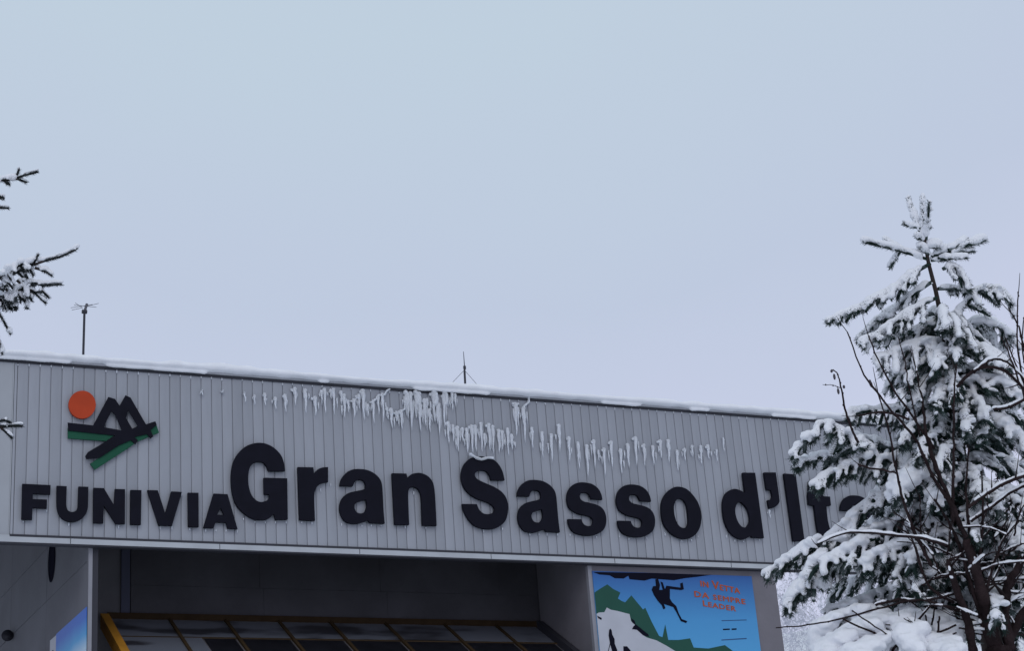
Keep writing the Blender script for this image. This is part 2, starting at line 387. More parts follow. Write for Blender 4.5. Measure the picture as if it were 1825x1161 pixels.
S_o = [(650,410,C),(620,290),(560,190),(480,130),(380,105),(290,105),(200,130),(130,200),(95,290),(92,390),(120,490),(190,580),(280,640),(360,672),(440,702),(500,745),(518,790),(495,832),(430,850),(370,838),(320,790),(290,720,C),(100,718,C),(130,820),(190,925),(270,1000),(370,1035),(480,1040),(570,1015),(650,950),(688,850),(695,740),(670,640),(610,560),(520,500),(430,460),(340,420),(282,382),(265,330),(298,292),(350,281),(410,292),(450,335),(475,408,C)]
s_o = [(660,457,C),(640,370),(590,280),(500,212),(390,185),(290,185),(200,215),(130,290),(98,390),(100,480),(130,580),(200,642),(290,685),(380,705),(460,725),(502,765),(510,815),(490,860),(440,880),(380,863),(342,820),(325,770,C),(110,766,C),(130,860),(175,945),(250,997),(370,1025),(480,1025),(585,1000),(670,945),(712,860),(720,740),(690,640),(630,570),(540,530),(440,505),(360,485),(310,445),(300,390),(330,352),(390,345),(440,365),(485,447,C)]
o_o = [(400,150),(520,180),(620,270),(700,390),(740,520),(746,660),(710,790),(630,885),(520,920),(400,900),(290,830),(200,710),(162,570),(160,400),(210,270),(300,180)]
o_h = [(425,325),(490,352),(530,430),(550,550),(555,670),(535,740),(480,762),(420,730),(370,640),(345,530),(345,420),(375,352)]
d_o = [(445,108,C),(630,110,C),(760,1075,C),(585,1066,C),(570,1040,C),(500,1080),(430,1092),(340,1060),(260,990),(200,880),(165,760),(150,600),(165,480),(220,390),(310,350),(390,362),(482,408,C)]
d_h = [(400,540),(455,570),(512,640),(545,740),(550,820),(520,890),(470,920),(410,885),(360,795),(335,680),(350,590)]
ap = [(760,105,C),(935,105,C),(985,470),(982,555),(930,612),(840,640,C),(815,515,C),(862,502),(884,450),(865,365,C),(800,360,C)]
I_b = [(180,22,C),(282,30,C),(358,602,C),(262,606,C)]
t_b = [(398,85,C),(500,90,C),(520,218,C),(578,222,C),(586,298,C),(545,302,C),(562,440),(588,515),(640,528,C),(650,604,C),(560,612),(500,575),(468,490),(443,298,C),(395,292,C),(388,215,C)]

big = thing('station_name_sign', 'large black raised letters reading Gran Sasso d\'Italia fixed to the grey ribbed fascia', 'sign', (18, D-.1, 12.5))
def letter(cs, parent, Y0=YF): return extrude(cs, Y0, D-.035, 'letter', M_letter, parent)
Z6, Z9 = (400, 780, 6.83), (590, 820, 8.93)
letter([trace(*Z6, G_o)], big); letter([trace(*Z6, r_o)], big)
ca = [trace(*Z9, a_o), trace(*Z9, a_h)]
letter(ca, big); letter([trace(*Z9, n_o)], big)
letter([trace(810, 800, 7.258, S_o)], big)
def shifted(cs, src, dst):
    a = on_y(*src, YF); b = on_y(*dst, YF); dx, dz = b[0]-a[0], b[2]-a[2]
    return [[(x+dx, z+dz) for x, z in c] for c in cs]
letter(shifted(ca, (685.7, 933.7), (998.0, 949.3)), big)
cs1 = [trace(1000, 840, 8.93, s_o)]; letter(cs1, big)
letter(shifted(cs1, (1073.9, 891.2), (1160.6, 894.6)), big)
letter([trace(1160, 850, 8.295, o_o), trace(1160, 850, 8.295, o_h)], big)
letter([trace(1270, 830, 8.29, d_o), trace(1270, 830, 8.29, d_h)], big)
letter([trace(1270, 830, 8.29, ap)], big)
cI = [trace(1360, 840, 4.8375, I_b)]; letter(cI, big)
letter([trace(1360, 840, 4.8375, t_b)], big)
letter(shifted(ca, (605.7, 866.5), (1498.0, 910.5)), big)
ax = on_y(1498, 910.5, YF)[0]+1.25
zb = min(z for c in cI for x, z in c); zt = max(z for c in cI for x, z in c)
letter([[(ax, zb), (ax+.33, zb), (ax+.33, zt), (ax, zt)]], big)                      # l
letter([[(ax+.5, zb), (ax+.83, zb), (ax+.83, zb+1.12), (ax+.5, zb+1.12)]], big)      # i
letter([[(ax+.5, zb+1.28), (ax+.83, zb+1.28), (ax+.83, zt), (ax+.5, zt)]], big)      # its dot
a0 = ca[0][0][0]; letter([[(x+ax+1.0-a0, z) for x, z in c] for c in ca], big)        # a

small = thing('funivia_sign', 'small black raised capitals reading FUNIVIA below the mountain emblem', 'sign', (8, D-.1, 12))
A, B = (30, 850, 8.69), (220, 850, 8.69)
for z, cs in ((A, [[(88,110,C),(525,130,C),(520,276,C),(250,264,C),(248,346,C),(470,355,C),(466,492,C),(244,482,C),(238,668,C),(75,660,C)]]),
    (A, [[(620,140,C),(775,148,C),(768,400),(775,480),(800,528),(860,548),(915,528),(943,480),(950,400),(958,152,C),(1110,158,C),(1105,420),(1092,530),(1050,610),(970,672),(870,700),(765,682),(680,620),(632,520),(620,400)]]),
    (A, [[(1190,172,C),(1350,178,C),(1508,440,C),(1522,190,C),(1678,195,C),(1675,732,C),(1535,732,C),(1350,445,C),(1340,722,C),(1185,718,C)]]),
    (B, [[(112,205,C),(282,209,C),(272,745,C),(108,740,C)]]),
    (B, [[(372,208,C),(535,212,C),(650,572,C),(745,228,C),(910,238,C),(755,760,C),(550,755,C)]]),
    (B, [[(1000,248,C),(1165,250,C),(1168,780,C),(1008,778,C)]]),
    (B, [[(1400,262,C),(1615,272,C),(1770,812,C),(1620,803,C),(1590,712,C),(1430,705,C),(1400,795,C),(1240,795,C)], [(1510,482,C),(1560,592,C),(1455,590,C)]])):
    letter([trace(*z, c) for c in cs], small, D-.095)

logo = thing('mountain_emblem', 'emblem of an orange sun, two black peaks and green stripes on the fascia', 'sign emblem', (7.8, D-.1, 14))
Z5 = (90, 670, 6.45)
sun_pts = [(365+156*math.cos(a), 333+160*math.sin(a)) for a in [2*math.pi*k/20 for k in range(20)]]
extrude([trace(*Z5, sun_pts, 3, D-.09)], D-.09, D-.035, 'sun_disc', M_orange, logo)
pk = [(198,540),(490,572),(665,245),(742,268),(795,345),(862,225),(920,252),(1098,560),(1205,525),(1222,565),(1150,625),(1182,700),(1150,725),(1112,672),(965,705),(1005,745),(978,792),(925,742),(780,805),(565,945),(412,962),(400,925),(430,880),(750,690),(205,632)]
h1 = [(703,410),(750,460),(820,630),(622,595),(630,550)]; h2 = [(892,400),(1005,580),(940,610),(870,490)]
cc = lambda l: [(x, y, C) for x, y in l]
extrude([trace(*Z5, cc(pk), 5, YF), trace(*Z5, cc(h1), 5, YF), trace(*Z5, cc(h2), 5, YF)], YF, D-.085, 'peak_outline', M_letter, logo)
extrude([trace(*Z5, cc([(200,600),(780,655),(640,752),(200,720)]), 5, D-.08)], D-.08, D-.04, 'green_stripe', M_green, logo)
extrude([trace(*Z5, cc([(455,1015),(560,945),(760,800),(960,690),(1215,560),(1248,655),(1000,758),(870,850),(510,1082)]), 5, D-.076)], D-.076, D-.042, 'green_stripe', M_green, logo)

# ------------------------------------------------------------------ posters
def flat_mat(name, rgb, r=.6, var=.05): return mat(name, rgb, r, var, 2)
pm_ = bpy.data.materials.new('poster_sky_print'); pm_.use_nodes = True; N = pm_.node_tree.nodes; K = pm_.node_tree.links.new
bb = N['Principled BSDF']; bb.inputs['Roughness'].default_value = .6
t_ = N.new('ShaderNodeTexCoord'); s_ = N.new('ShaderNodeSeparateXYZ'); K(t_.outputs['Generated'], s_.inputs[0])
r_ = N.new('ShaderNodeValToRGB'); K(s_.outputs['Z'], r_.inputs[0]); K(r_.outputs[0], bb.inputs['Base Color'])
r_.color_ramp.elements[0].position = .15; r_.color_ramp.elements[0].color = (.10, .42, .70, 1)
r_.color_ramp.elements[1].position = 1; r_.color_ramp.elements[1].color = (.014, .085, .30, 1)
e_ = r_.color_ramp.elements.new(.75); e_.color = (.05, .26, .54, 1)
P_green = flat_mat('print_green', (.008, .065, .045)); P_white = flat_mat('print_white', (.42, .43, .48)); P_black = mat('print_black', (.006, .006, .014), .8, spec=.05)
P_red = flat_mat('print_red', (.36, .07, .02)); P_line = flat_mat('print_dark_blue', (.02, .06, .16))
YP = Wf-.05
ptl = on_y(1056, 1021.5, YP); ptr = on_y(1339, 1025, YP)
poster = thing('alpine_poster', 'blue poster of a hanging climber and green peaks on the right pier', 'poster', (float(ptl[0]), Wf, 9))
px0, pxr, pzt = ptl[0], ptr[0], (ptl[2]+ptr[2])/2
PH = 4.3
obj('poster_board', Buf().box(px0, pxr, YP, Wf-.006, pzt-PH, pzt), pm_, poster)
ZP = (1030, 980, 4.5625)
def prnt(pts, m, name, lay, corners=True):
    Y = YP-.004*lay
    q = trace(*ZP, cc(pts) if corners else pts, 4, Y)
    q = [(min(max(x, px0+.002), pxr-.002), min(z, pzt-.002)) for x, z in q]
    return extrude([q], Y, Y+.003, name, m, poster)
prnt([(128,352),(185,318),(240,285),(285,322),(345,352),(325,400),(355,420),(385,432),(412,400),(435,375),(480,430),(530,490),(548,476),(600,590),(660,705),(688,716),(710,612),(735,738),(820,738),(912,725),(942,800),(1060,808),(1195,780),(1262,830),(1330,900),(1500,1000),(1600,1500),(100,1500)], P_green, 'forest_print', 1)
prnt([(140,525),(170,515),(215,512),(235,474),(268,492),(322,502),(420,528),(432,585),(470,622),(500,660),(530,700),(560,718),(640,742),(720,785),(790,828),(900,900),(1200,1100),(1300,1500),(100,1500)], P_white, 'snow_print', 2)
for q in ([(155,540),(195,560),(190,575),(165,560)], [(432,560),(460,580),(470,610),(445,600)], [(470,610),(520,650),(570,690),(580,712),(530,700),(480,655),(440,650),(450,630)], [(370,790),(400,790),(430,826),(440,900),(360,900),(370,840)]):
    prnt(q, P_black, 'rock_print', 3)
prnt([(118,184),(175,205),(258,212),(300,235),(372,238),(410,215),(420,244),(540,255),(600,238),(690,245),(780,252),(870,235),(960,225),(1085,205),(1100,196),(600,190)], P_black, 'overhang_print', 1)
prnt([(600,330),(612,300),(635,298),(630,245),(652,240),(668,290),(662,330),(690,330),(672,262),(690,270),(708,325),(720,296),(835,312),(832,278),(852,270),(862,325),(840,332),(748,322),(748,400),(765,430),(800,462),(820,520),(845,568),(890,585),(880,600),(838,585),(800,510),(775,470),(700,445),(712,480),(695,488),(682,455),(650,420),(620,375)], P_black, 'climber_print', 2)
prnt([(255,655),(265,645),(275,660),(280,695),(298,730),(300,770),(320,820),(320,900),(290,900),(285,850),(262,770),(250,700)], P_black, 'hiker_print', 4)
prnt([(262,760),(266,762),(248,835),(243,835)], P_black, 'pole_print', 4)
for q in ([(1168,578),(1372,572),(1372,578),(1168,584)], [(1168,735),(1372,722),(1372,730),(1168,742)]): prnt(q, P_line, 'frame_print', 1)
for q in ([(1180,647),(1235,645),(1235,656),(1180,658)], [(1250,645),(1290,643),(1290,655),(1250,657)]): prnt(q, P_black, 'caption_print', 1)
def text_mesh(s, off):
    cu = bpy.data.curves.new('t', 'FONT'); cu.body = s; cu.size = 1; cu.offset = off; cu.resolution_u = 2; cu.space_character = 1.12
    o = bpy.data.objects.new('t', cu); COL.objects.link(o); dg = bpy.context.evaluated_depsgraph_get()
    me = bpy.data.meshes.new_from_object(o.evaluated_get(dg)); bpy.data.objects.remove(o); bpy.data.curves.remove(cu)
    return me
def text_line(parts, x0, x1, yb0, yb1, h):
    """parts: (text, relative cap height); the line runs between two points of the poster"""
    a = on_y(ZP[0]+x0/ZP[2], ZP[1]+yb0/ZP[2], YP-.004); b = on_y(ZP[0]+x1/ZP[2], ZP[1]+yb1/ZP[2], YP-.004)
    hh = h/ZP[2]*36/3207*1.14
    ms = [(text_mesh(t, .0), k) for t, k in parts]
    V = []; Fs = []; cx = 0.0; n0 = 0
    for me, k in ms:
        if parts[len(V)][0][0] == ' ': cx += .42
        co = np.array([v.co[:2] for v in me.vertices]); co -= [co[:, 0].min(), co[:, 1].min()]
        s = k/co[:, 1].max(); co = co*s; co[:, 0] += cx; cx = co[:, 0].max()+(.16 if k > 0 else 0)
        V.append(co); Fs += [tuple(i+n0 for i in p.vertices) for p in me.polygons]; n0 += len(co)
    V = np.concatenate(V); W = V[:, 0].max()
    u = V[:, 0]/W; X = a[0]+(b[0]-a[0])*u; Z = a[2]+(b[2]-a[2])*u+V[:, 1]*hh
    n = len(X); b = Buf()
    for j, (sx_, sz_) in enumerate(((0, 0), (-.055, 0), (.055, 0), (0, .035), (0, -.035))): b.add([(X[i]+sx_*hh, YP-.0044-.0008*j, Z[i]+sz_*hh) for i in range(n)], Fs)
    obj('lettering', b, P_red, poster)
text_line([('IN', .8), (' V', 1.15), ('ETTA', .8)], 1000, 1318, 300, 362, 58)
text_line([('DA', .95), (' SEMPRE', .85)], 950, 1362, 385, 448, 50)
text_line([('L', 1.0), ('EADER', .85)], 1020, 1285, 462, 505, 48)

# poster on the left wall
p0, sa, za = on_side(154, 1083, .02); p1, sb, zb_ = on_side(100, 1131, .02)
lp = thing('side_wall_poster', 'blue and white poster on the shaded left side wall beside the pier edge', 'poster', tuple(p0))
ztop = (za+zb_)/2
lm = bpy.data.materials.new('left_poster_print'); lm.use_nodes = True; N = lm.node_tree.nodes; K = lm.node_tree.links.new
bb = N['Principled BSDF']; t_ = N.new('ShaderNodeTexCoord'); s_ = N.new('ShaderNodeSeparateXYZ'); K(t_.outputs['Generated'], s_.inputs[0])
nn = N.new('ShaderNodeTexNoise'); nn.inputs['Scale'].default_value = 1.2; K(t_.outputs['Generated'], nn.inputs['Vector'])
ad = N.new('ShaderNodeMath'); ad.operation = 'MULTIPLY_ADD'; K(nn.outputs['Fac'], ad.inputs[0]); ad.inputs[1].default_value = .15; K(s_.outputs['Z'], ad.inputs[2])
r_ = N.new('ShaderNodeValToRGB'); K(ad.outputs[0], r_.inputs[0]); K(r_.outputs[0], bb.inputs['Base Color'])
r_.color_ramp.elements[0].position = .74; r_.color_ramp.elements[0].color = (.40, .55, .68, 1)
r_.color_ramp.elements[1].position = 1.05; r_.color_ramp.elements[1].color = (.02, .12, .50, 1)
e_ = r_.color_ramp.elements.new(.86); e_.color = (.04, .30, .60, 1)
obj('poster_board', side_slab(sa, sb, ztop-2.6, ztop, .006, .02), lm, lp)
obj('white_margin', side_slab(sb+.002, sb+.55, ztop-2.6, ztop-.02, .006, .018), P_white, lp)
for (s, zc, w_, h_) in ((sb+.28, ztop-.42, .12, .14), (sb+.3, ztop-.62, .16, .22)):
    b = Buf(); q = [side(s+w_*math.cos(a), zc+h_*math.sin(a), .021) for a in [2*math.pi*k/9 for k in range(9)]]
    q2 = [side(s+w_*math.cos(a), zc+h_*math.sin(a), .0185) for a in [2*math.pi*k/9 for k in range(9)]]
    b.add(q+q2, [tuple(range(9))]+[(k, 9+k, 9+(k+1) % 9, (k+1) % 9) for k in range(9)]); obj('figure_print', b, P_black, lp)
# loudspeaker horn
pc, sh, zh = on_side(12, 1139, .1)
horn = thing('loudspeaker', 'small dark horn loudspeaker on the left side wall', 'loudspeaker', tuple(pc))
b = Buf(); ax_ = (LN*.15-LD*.95); ax_ /= np.linalg.norm(ax_)
c0 = side(sh, zh, .1)
b.tube([c0-ax_*.08, c0+ax_*.05, c0+ax_*.18, c0+ax_*.30, c0+ax_*.31], [.03, .05, .08, .135, .14], 16); obj('horn', b, M_dark, horn, smooth=True)
b = Buf(); b.tube([side(sh, zh, .0), side(sh, zh-.0, .1), c0], .03, 8); obj('bracket', b, M_dark, horn)

# ------------------------------------------------------------------ antennas on the roof
def antenna1():
    Y = D+4; bot = on_y(146.5, 650, Y); top = on_y(150.5, 556, Y); tip = on_y(155, 542, Y)
    t = thing('tv_antenna', 'thin roof mast with a small tilted comb aerial on the left of the roof', 'antenna', tuple(bot))
    bot = bot.copy(); bot[2] = ZT+.02
    obj('mast', Buf().tube([bot, top], .028, 8), M_dark, t); obj('clamp', Buf().tube([top-[.06, 0, 0], top+[.06, 0, .0]], .05, 8), M_dark, t)
    obj('boom', Buf().tube([top, tip], .032, 8), M_metal, t)
    for (xa, ya), (xb, yb) in (((132, 544), (172, 548)), ((126, 549), (165, 543)), ((134, 540), (148, 550)), ((156, 546), (176, 541)), ((128,553),(146,549))):
        obj('rod', Buf().tube([on_y(xa, ya, Y), on_y(xb, yb, Y)], .006, 5), M_metal, t)
antenna1()
def antenna2():
    Y = D+3; bot = on_y(828, 690, Y); mid = on_y(828, 655, Y); top = on_y(826, 627, Y)
    t = thing('lightning_mast', 'short guyed mast with a thin spike at the middle of the roof', 'mast', tuple(bot))
    bot = bot.copy(); bot[2] = ZT+.02
    obj('mast', Buf().tube([bot, on_y(828, 664, Y), mid], [.028, .028, .020], 8), M_dark, t); obj('spike', Buf().tube([mid, top], [.016, .008], 6), M_metal, t)
    obj('collar', Buf().tube([mid-[0, 0, .05], mid+[0, 0, .03]], .036, 8), M_dark, t)
    for x in (800, 853): 
        p = on_y(x, 689, Y); obj('guy_wire', Buf().tube([on_y(827.5, 660, Y), p], .006, 5), M_metal, t)
antenna2()

# ------------------------------------------------------------------ snow on the roof edge
b = Buf(); V, Fc = ico(2)
x = XL-.05
while x < XR+.05:
    h = .070+.055*noise.noise(Vector((x*.35, 0, 0)))+.03*noise.noise(Vector((x*2.1, 1, 0)))
    over = .06+.05*noise.noise(Vector((x*.8, 5, 0)))
    cx_ = ZT+.10+h*.9
    b.add(V*[.16, .15, h+.02]+[x, D-.02-over*.5, cx_], Fc)
    b.add(V*[.20, .32, h+.03]+[x+.05, D+.25, cx_+.01], Fc)
    if noise.noise(Vector((x*.42, 9, 2))) > .02: b.add(V*[.10, .045, .05+.02*noise.noise(Vector((x*3, 0, 2)))]+[x, D-.08, ZT+.065], Fc)
    x += .075
obj('roof_edge_snow', remeshed(b, 'roof_edge_snow', .022, .008, 9), M_snow, None, label='long ridge of snow lying along the coping of the station roof', cat='snow')
def roof_snow(x, y): return ZT+.03+.16+.03*noise.noise(Vector((x*.6, y*.6, 4)))
b = Buf(); b.smooth = True; xs = np.linspace(XL, RX, 90); ys = np.linspace(D+.5, D+12.9, 14)
vv = [(x, y, roof_snow(x, y)) for y in ys for x in xs]; nx = 90
b.add(vv, [(j*nx+i, j*nx+i+1, (j+1)*nx+i+1, (j+1)*nx+i) for j in range(13) for i in range(nx-1)])
obj('roof_snow_sheet', b, M_snow, None, label='flat blanket of snow covering the station roof behind its edge', cat='snow')

# ------------------------------------------------------------------ icicles on the cladding
def zc_(l, ox, oy, s): return [(ox+x/s, oy+a/s, oy+b_/s) for x, a, b_ in l]
ic = [(360, 697, 706), (397, 697, 702)]
ic += zc_([(205,175,280),(305,205,300),(408,190,310),(515,230,350),(615,200,380),(715,135,310),(820,150,385),(920,225,415),(985,160,260),(1015,140,390),(1080,150,240),(1108,140,400),(1185,165,300),(1215,200,440),(1255,260,380),(1315,250,435),(1365,200,340),(1405,155,460),(1455,300,420),(1510,260,490),(1560,210,400),(1605,190,480),(1650,330,430),(1692,345,540),(1745,370,470),(1795,360,555)], 400, 670, 5.703)
ic += zc_([(45,380,470),(85,360,560),(135,170,360),(150,200,440),(178,180,560),(230,180,440),(265,180,580),(285,300,430),(320,250,520),(345,240,400),(370,350,580),(410,180,470),(440,180,500),(462,290,615),(515,200,545),(545,200,350),(600,180,360),(632,190,330),(560,480,700),(610,510,690),(655,530,780),(705,540,680),(750,550,800),(800,515,800),(835,520,780),(895,490,790),(930,600,745),(975,500,780),(1015,520,800),(1075,560,800),(1110,570,760),(1165,545,820),(1205,610,760),(1245,290,620),(1270,330,520),(1330,330,690),(1318,340,500)], 700, 670, 5.703)
ic += zc_([(270,288,390),(320,310,435),(365,320,460),(403,275,410),(452,335,455),(497,360,490),(540,375,530),(575,350,490),(597,400,450),(625,390,525),(660,355,490),(707,395,515),(742,370,485),(780,335,475),(822,370,480),(865,378,470),(902,350,440),(942,350,460),(985,400,500),(1022,390,450),(1060,375,430),(1102,378,468),(1137,375,440),(1180,395,455),(1212,335,405),(1440,690,735)], 850, 660, 2.764)
seen = set()
def region(x):
    for lim, l in ((470, 'in the faint row above the G'),
                   (620, 'in the hooked row above the small r'),
                   (705, 'in the joined cluster above the n'),
                   (800, 'in the dense curtain by the mast'),
                   (913, 'in the fringe above the capital S'),
                   (940, 'in the pair right of the capital S'),
                   (1030, 'above the first a of Sasso'),
                   (1180, 'above the double s of Sasso'),
                   (1300, 'above the last letter of Sasso')):
        if x < lim: return l
    return 'below the apostrophe'
ORD = ['first', 'second', 'third', 'fourth', 'fifth', 'sixth', 'seventh', 'eighth', 'ninth', 'tenth', 'eleventh', 'twelfth', 'thirteenth', 'fourteenth',
       'fifteenth', 'sixteenth', 'seventeenth', 'eighteenth', 'nineteenth', 'twentieth', 'twenty-first', 'twenty-second']
ic.sort(); counts = {}
for (x, ya, yb) in ic:
    key = (round(x/4), round(ya/6))
    if key in seen: continue
    seen.add(key)
    Y = D-.045; a = on_y(x, ya, Y); bq = on_y(x+ (yb-ya)*.04, yb, Y); Ln = a[2]-bq[2]
    a[1] = D-.045; bq[1] = D-.05-random.uniform(0, .03)
    r0 = (.6 if x < 470 or x > 1270 else 1)*(.027+.020*min(1, Ln/1.0))+random.uniform(-.005, .008)
    n = 9; pts = []; rad = []
    for i in range(n):
        t = i/(n-1); p = a+(bq-a)*t; p[0] += .006*math.sin(t*9+x); pts.append(p)
        rad.append(r0*(1-t)**.7*(1+.18*math.sin(t*17+x))*(1.15 if 0 < i < 3 else 1)+.003)
    b = Buf(); b.tube(pts, rad, 7)
    # frozen cap where the water leaves the rib, bending over to the left
    hk = random.uniform(.02, .07) if Ln > .3 else .02
    b.add(V*[r0*1.2, .035, r0*1.1]+a, Fc)
    if x < 800 or random.random() < .4: b.add(V*[r0*.9, .028, r0*.95]+a+[-hk, .005, -.03], Fc)
    for _ in range(3 if 690 < x < 915 else 1):
        q = a+(bq-a)*random.uniform(.1, .45)+[random.choice((-1, 1))*r0*random.uniform(.9, 2.2), .015, 0]; q2 = q-[0, 0, Ln*random.uniform(.25, .5)]
        b.tube([q, (q+q2)/2, q2], [r0*.55, r0*.45, .003], 6)
    rg = region(x); counts[rg] = counts.get(rg, 0)+1
    lab = 'icicle below the apostrophe, a small streak on the fascia' if 'apostrophe' in rg else f"{'long' if Ln > .75 else 'short'} icicle, {ORD[counts[rg]-1]} from the left {rg}"
    obj('icicle', b, M_ice, None, smooth=True, label=lab, cat='icicle', group='icicles hanging on the ribbed fascia')
# ridges of ice that tie the clusters to the roof edge (seen as swags)
def swag(pts, r, lab, Y=D-.05):
    P = [on_y(x, y, Y) for x, y in pts]; b = Buf()
    for i in range(len(P)-1):
        n = max(2, int(np.linalg.norm(P[i+1]-P[i])/.03))
        for k in range(n): 
            p = P[i]+(P[i+1]-P[i])*k/n; s = r*(1+.35*noise.noise(Vector(p*9))); b.add(V*s+p, Fc)
    obj('ice_ridge', remeshed(b, 'ice_ridge', .012, .003, 20, 1), M_ice, None, label=lab, cat='ice')
zz6 = lambda l: [(700+x/5.703, 670+y/5.703) for x, y in l]
zz5 = lambda l: [(400+x/5.703, 670+y/5.703) for x, y in l]
swag(zz5([(1210,210),(1250,258),(1300,262),(1350,225),(1375,180)]), .022, 'thin swag of ice linking two icicles left of the mast')
swag(zz5([(1490,275),(1540,240),(1570,195),(1625,195),(1650,155),(1690,130)]), .026, 'knotted strand of ice climbing to the roof edge left of the mast')
swag(zz6([(0,375),(40,395),(80,370),(120,340),(130,200),(145,175)]), .026, 'curved ice strand at the left edge of the dense curtain')
swag(zz6([(790,800),(850,835),(900,852),(960,835),(1030,838)]), .036, 'white crust of ice on top of the capital S', YF-.02)
swag(zz6([(1380,210),(1385,270),(1345,300),(1320,320)]), .03, 'curl of ice hanging from the roof snow right of the capital S')
swag(zz6([(1220,285),(1265,290),(1285,280)]), .03, 'short lump of ice under the roof edge left of the ice curl')
for x, lab in ((150, 'first'), (250, 'second'), (435, 'third'), (540, 'fourth')):
    swag(zz6([(x-20, 170), (x, 190), (x+8, 240), (x-5, 300)]), .055, lab+' ice lump from the left crossing the dark line above the icicle curtain')
# small frozen drips at the top of every rib and below the letters
b = Buf()
for i in range(npan):
    x = first+i*PITCH
    if random.random() < .8: b.add(V*[.016, .02, random.uniform(.02, .05)]+[x, D-.006, ZT-.03-random.uniform(0, .03)], Fc)
for l in big.children[:13]+small.children:
    co = np.array([v.co[:] for v in l.data.vertices]); x0_, x1_ = co[:, 0].min(), co[:, 0].max(); zmin = co[:, 2].min()
    for k in range(int((x1_-x0_)/.23)+1):
        x = x0_+.06+k*.23+random.uniform(-.02, .02)
        near = co[np.abs(co[:, 0]-x) < .12]
        if len(near) and random.random() < .7: b.add(V*[.013, .015, random.uniform(.02, .05)]+[x, D-.02, near[:, 2].min()-.03], Fc)
obj('frozen_drips', b, M_ice, None, kind='stuff', label='tiny frozen drips at the rib tops and below the sign letters', cat='ice')

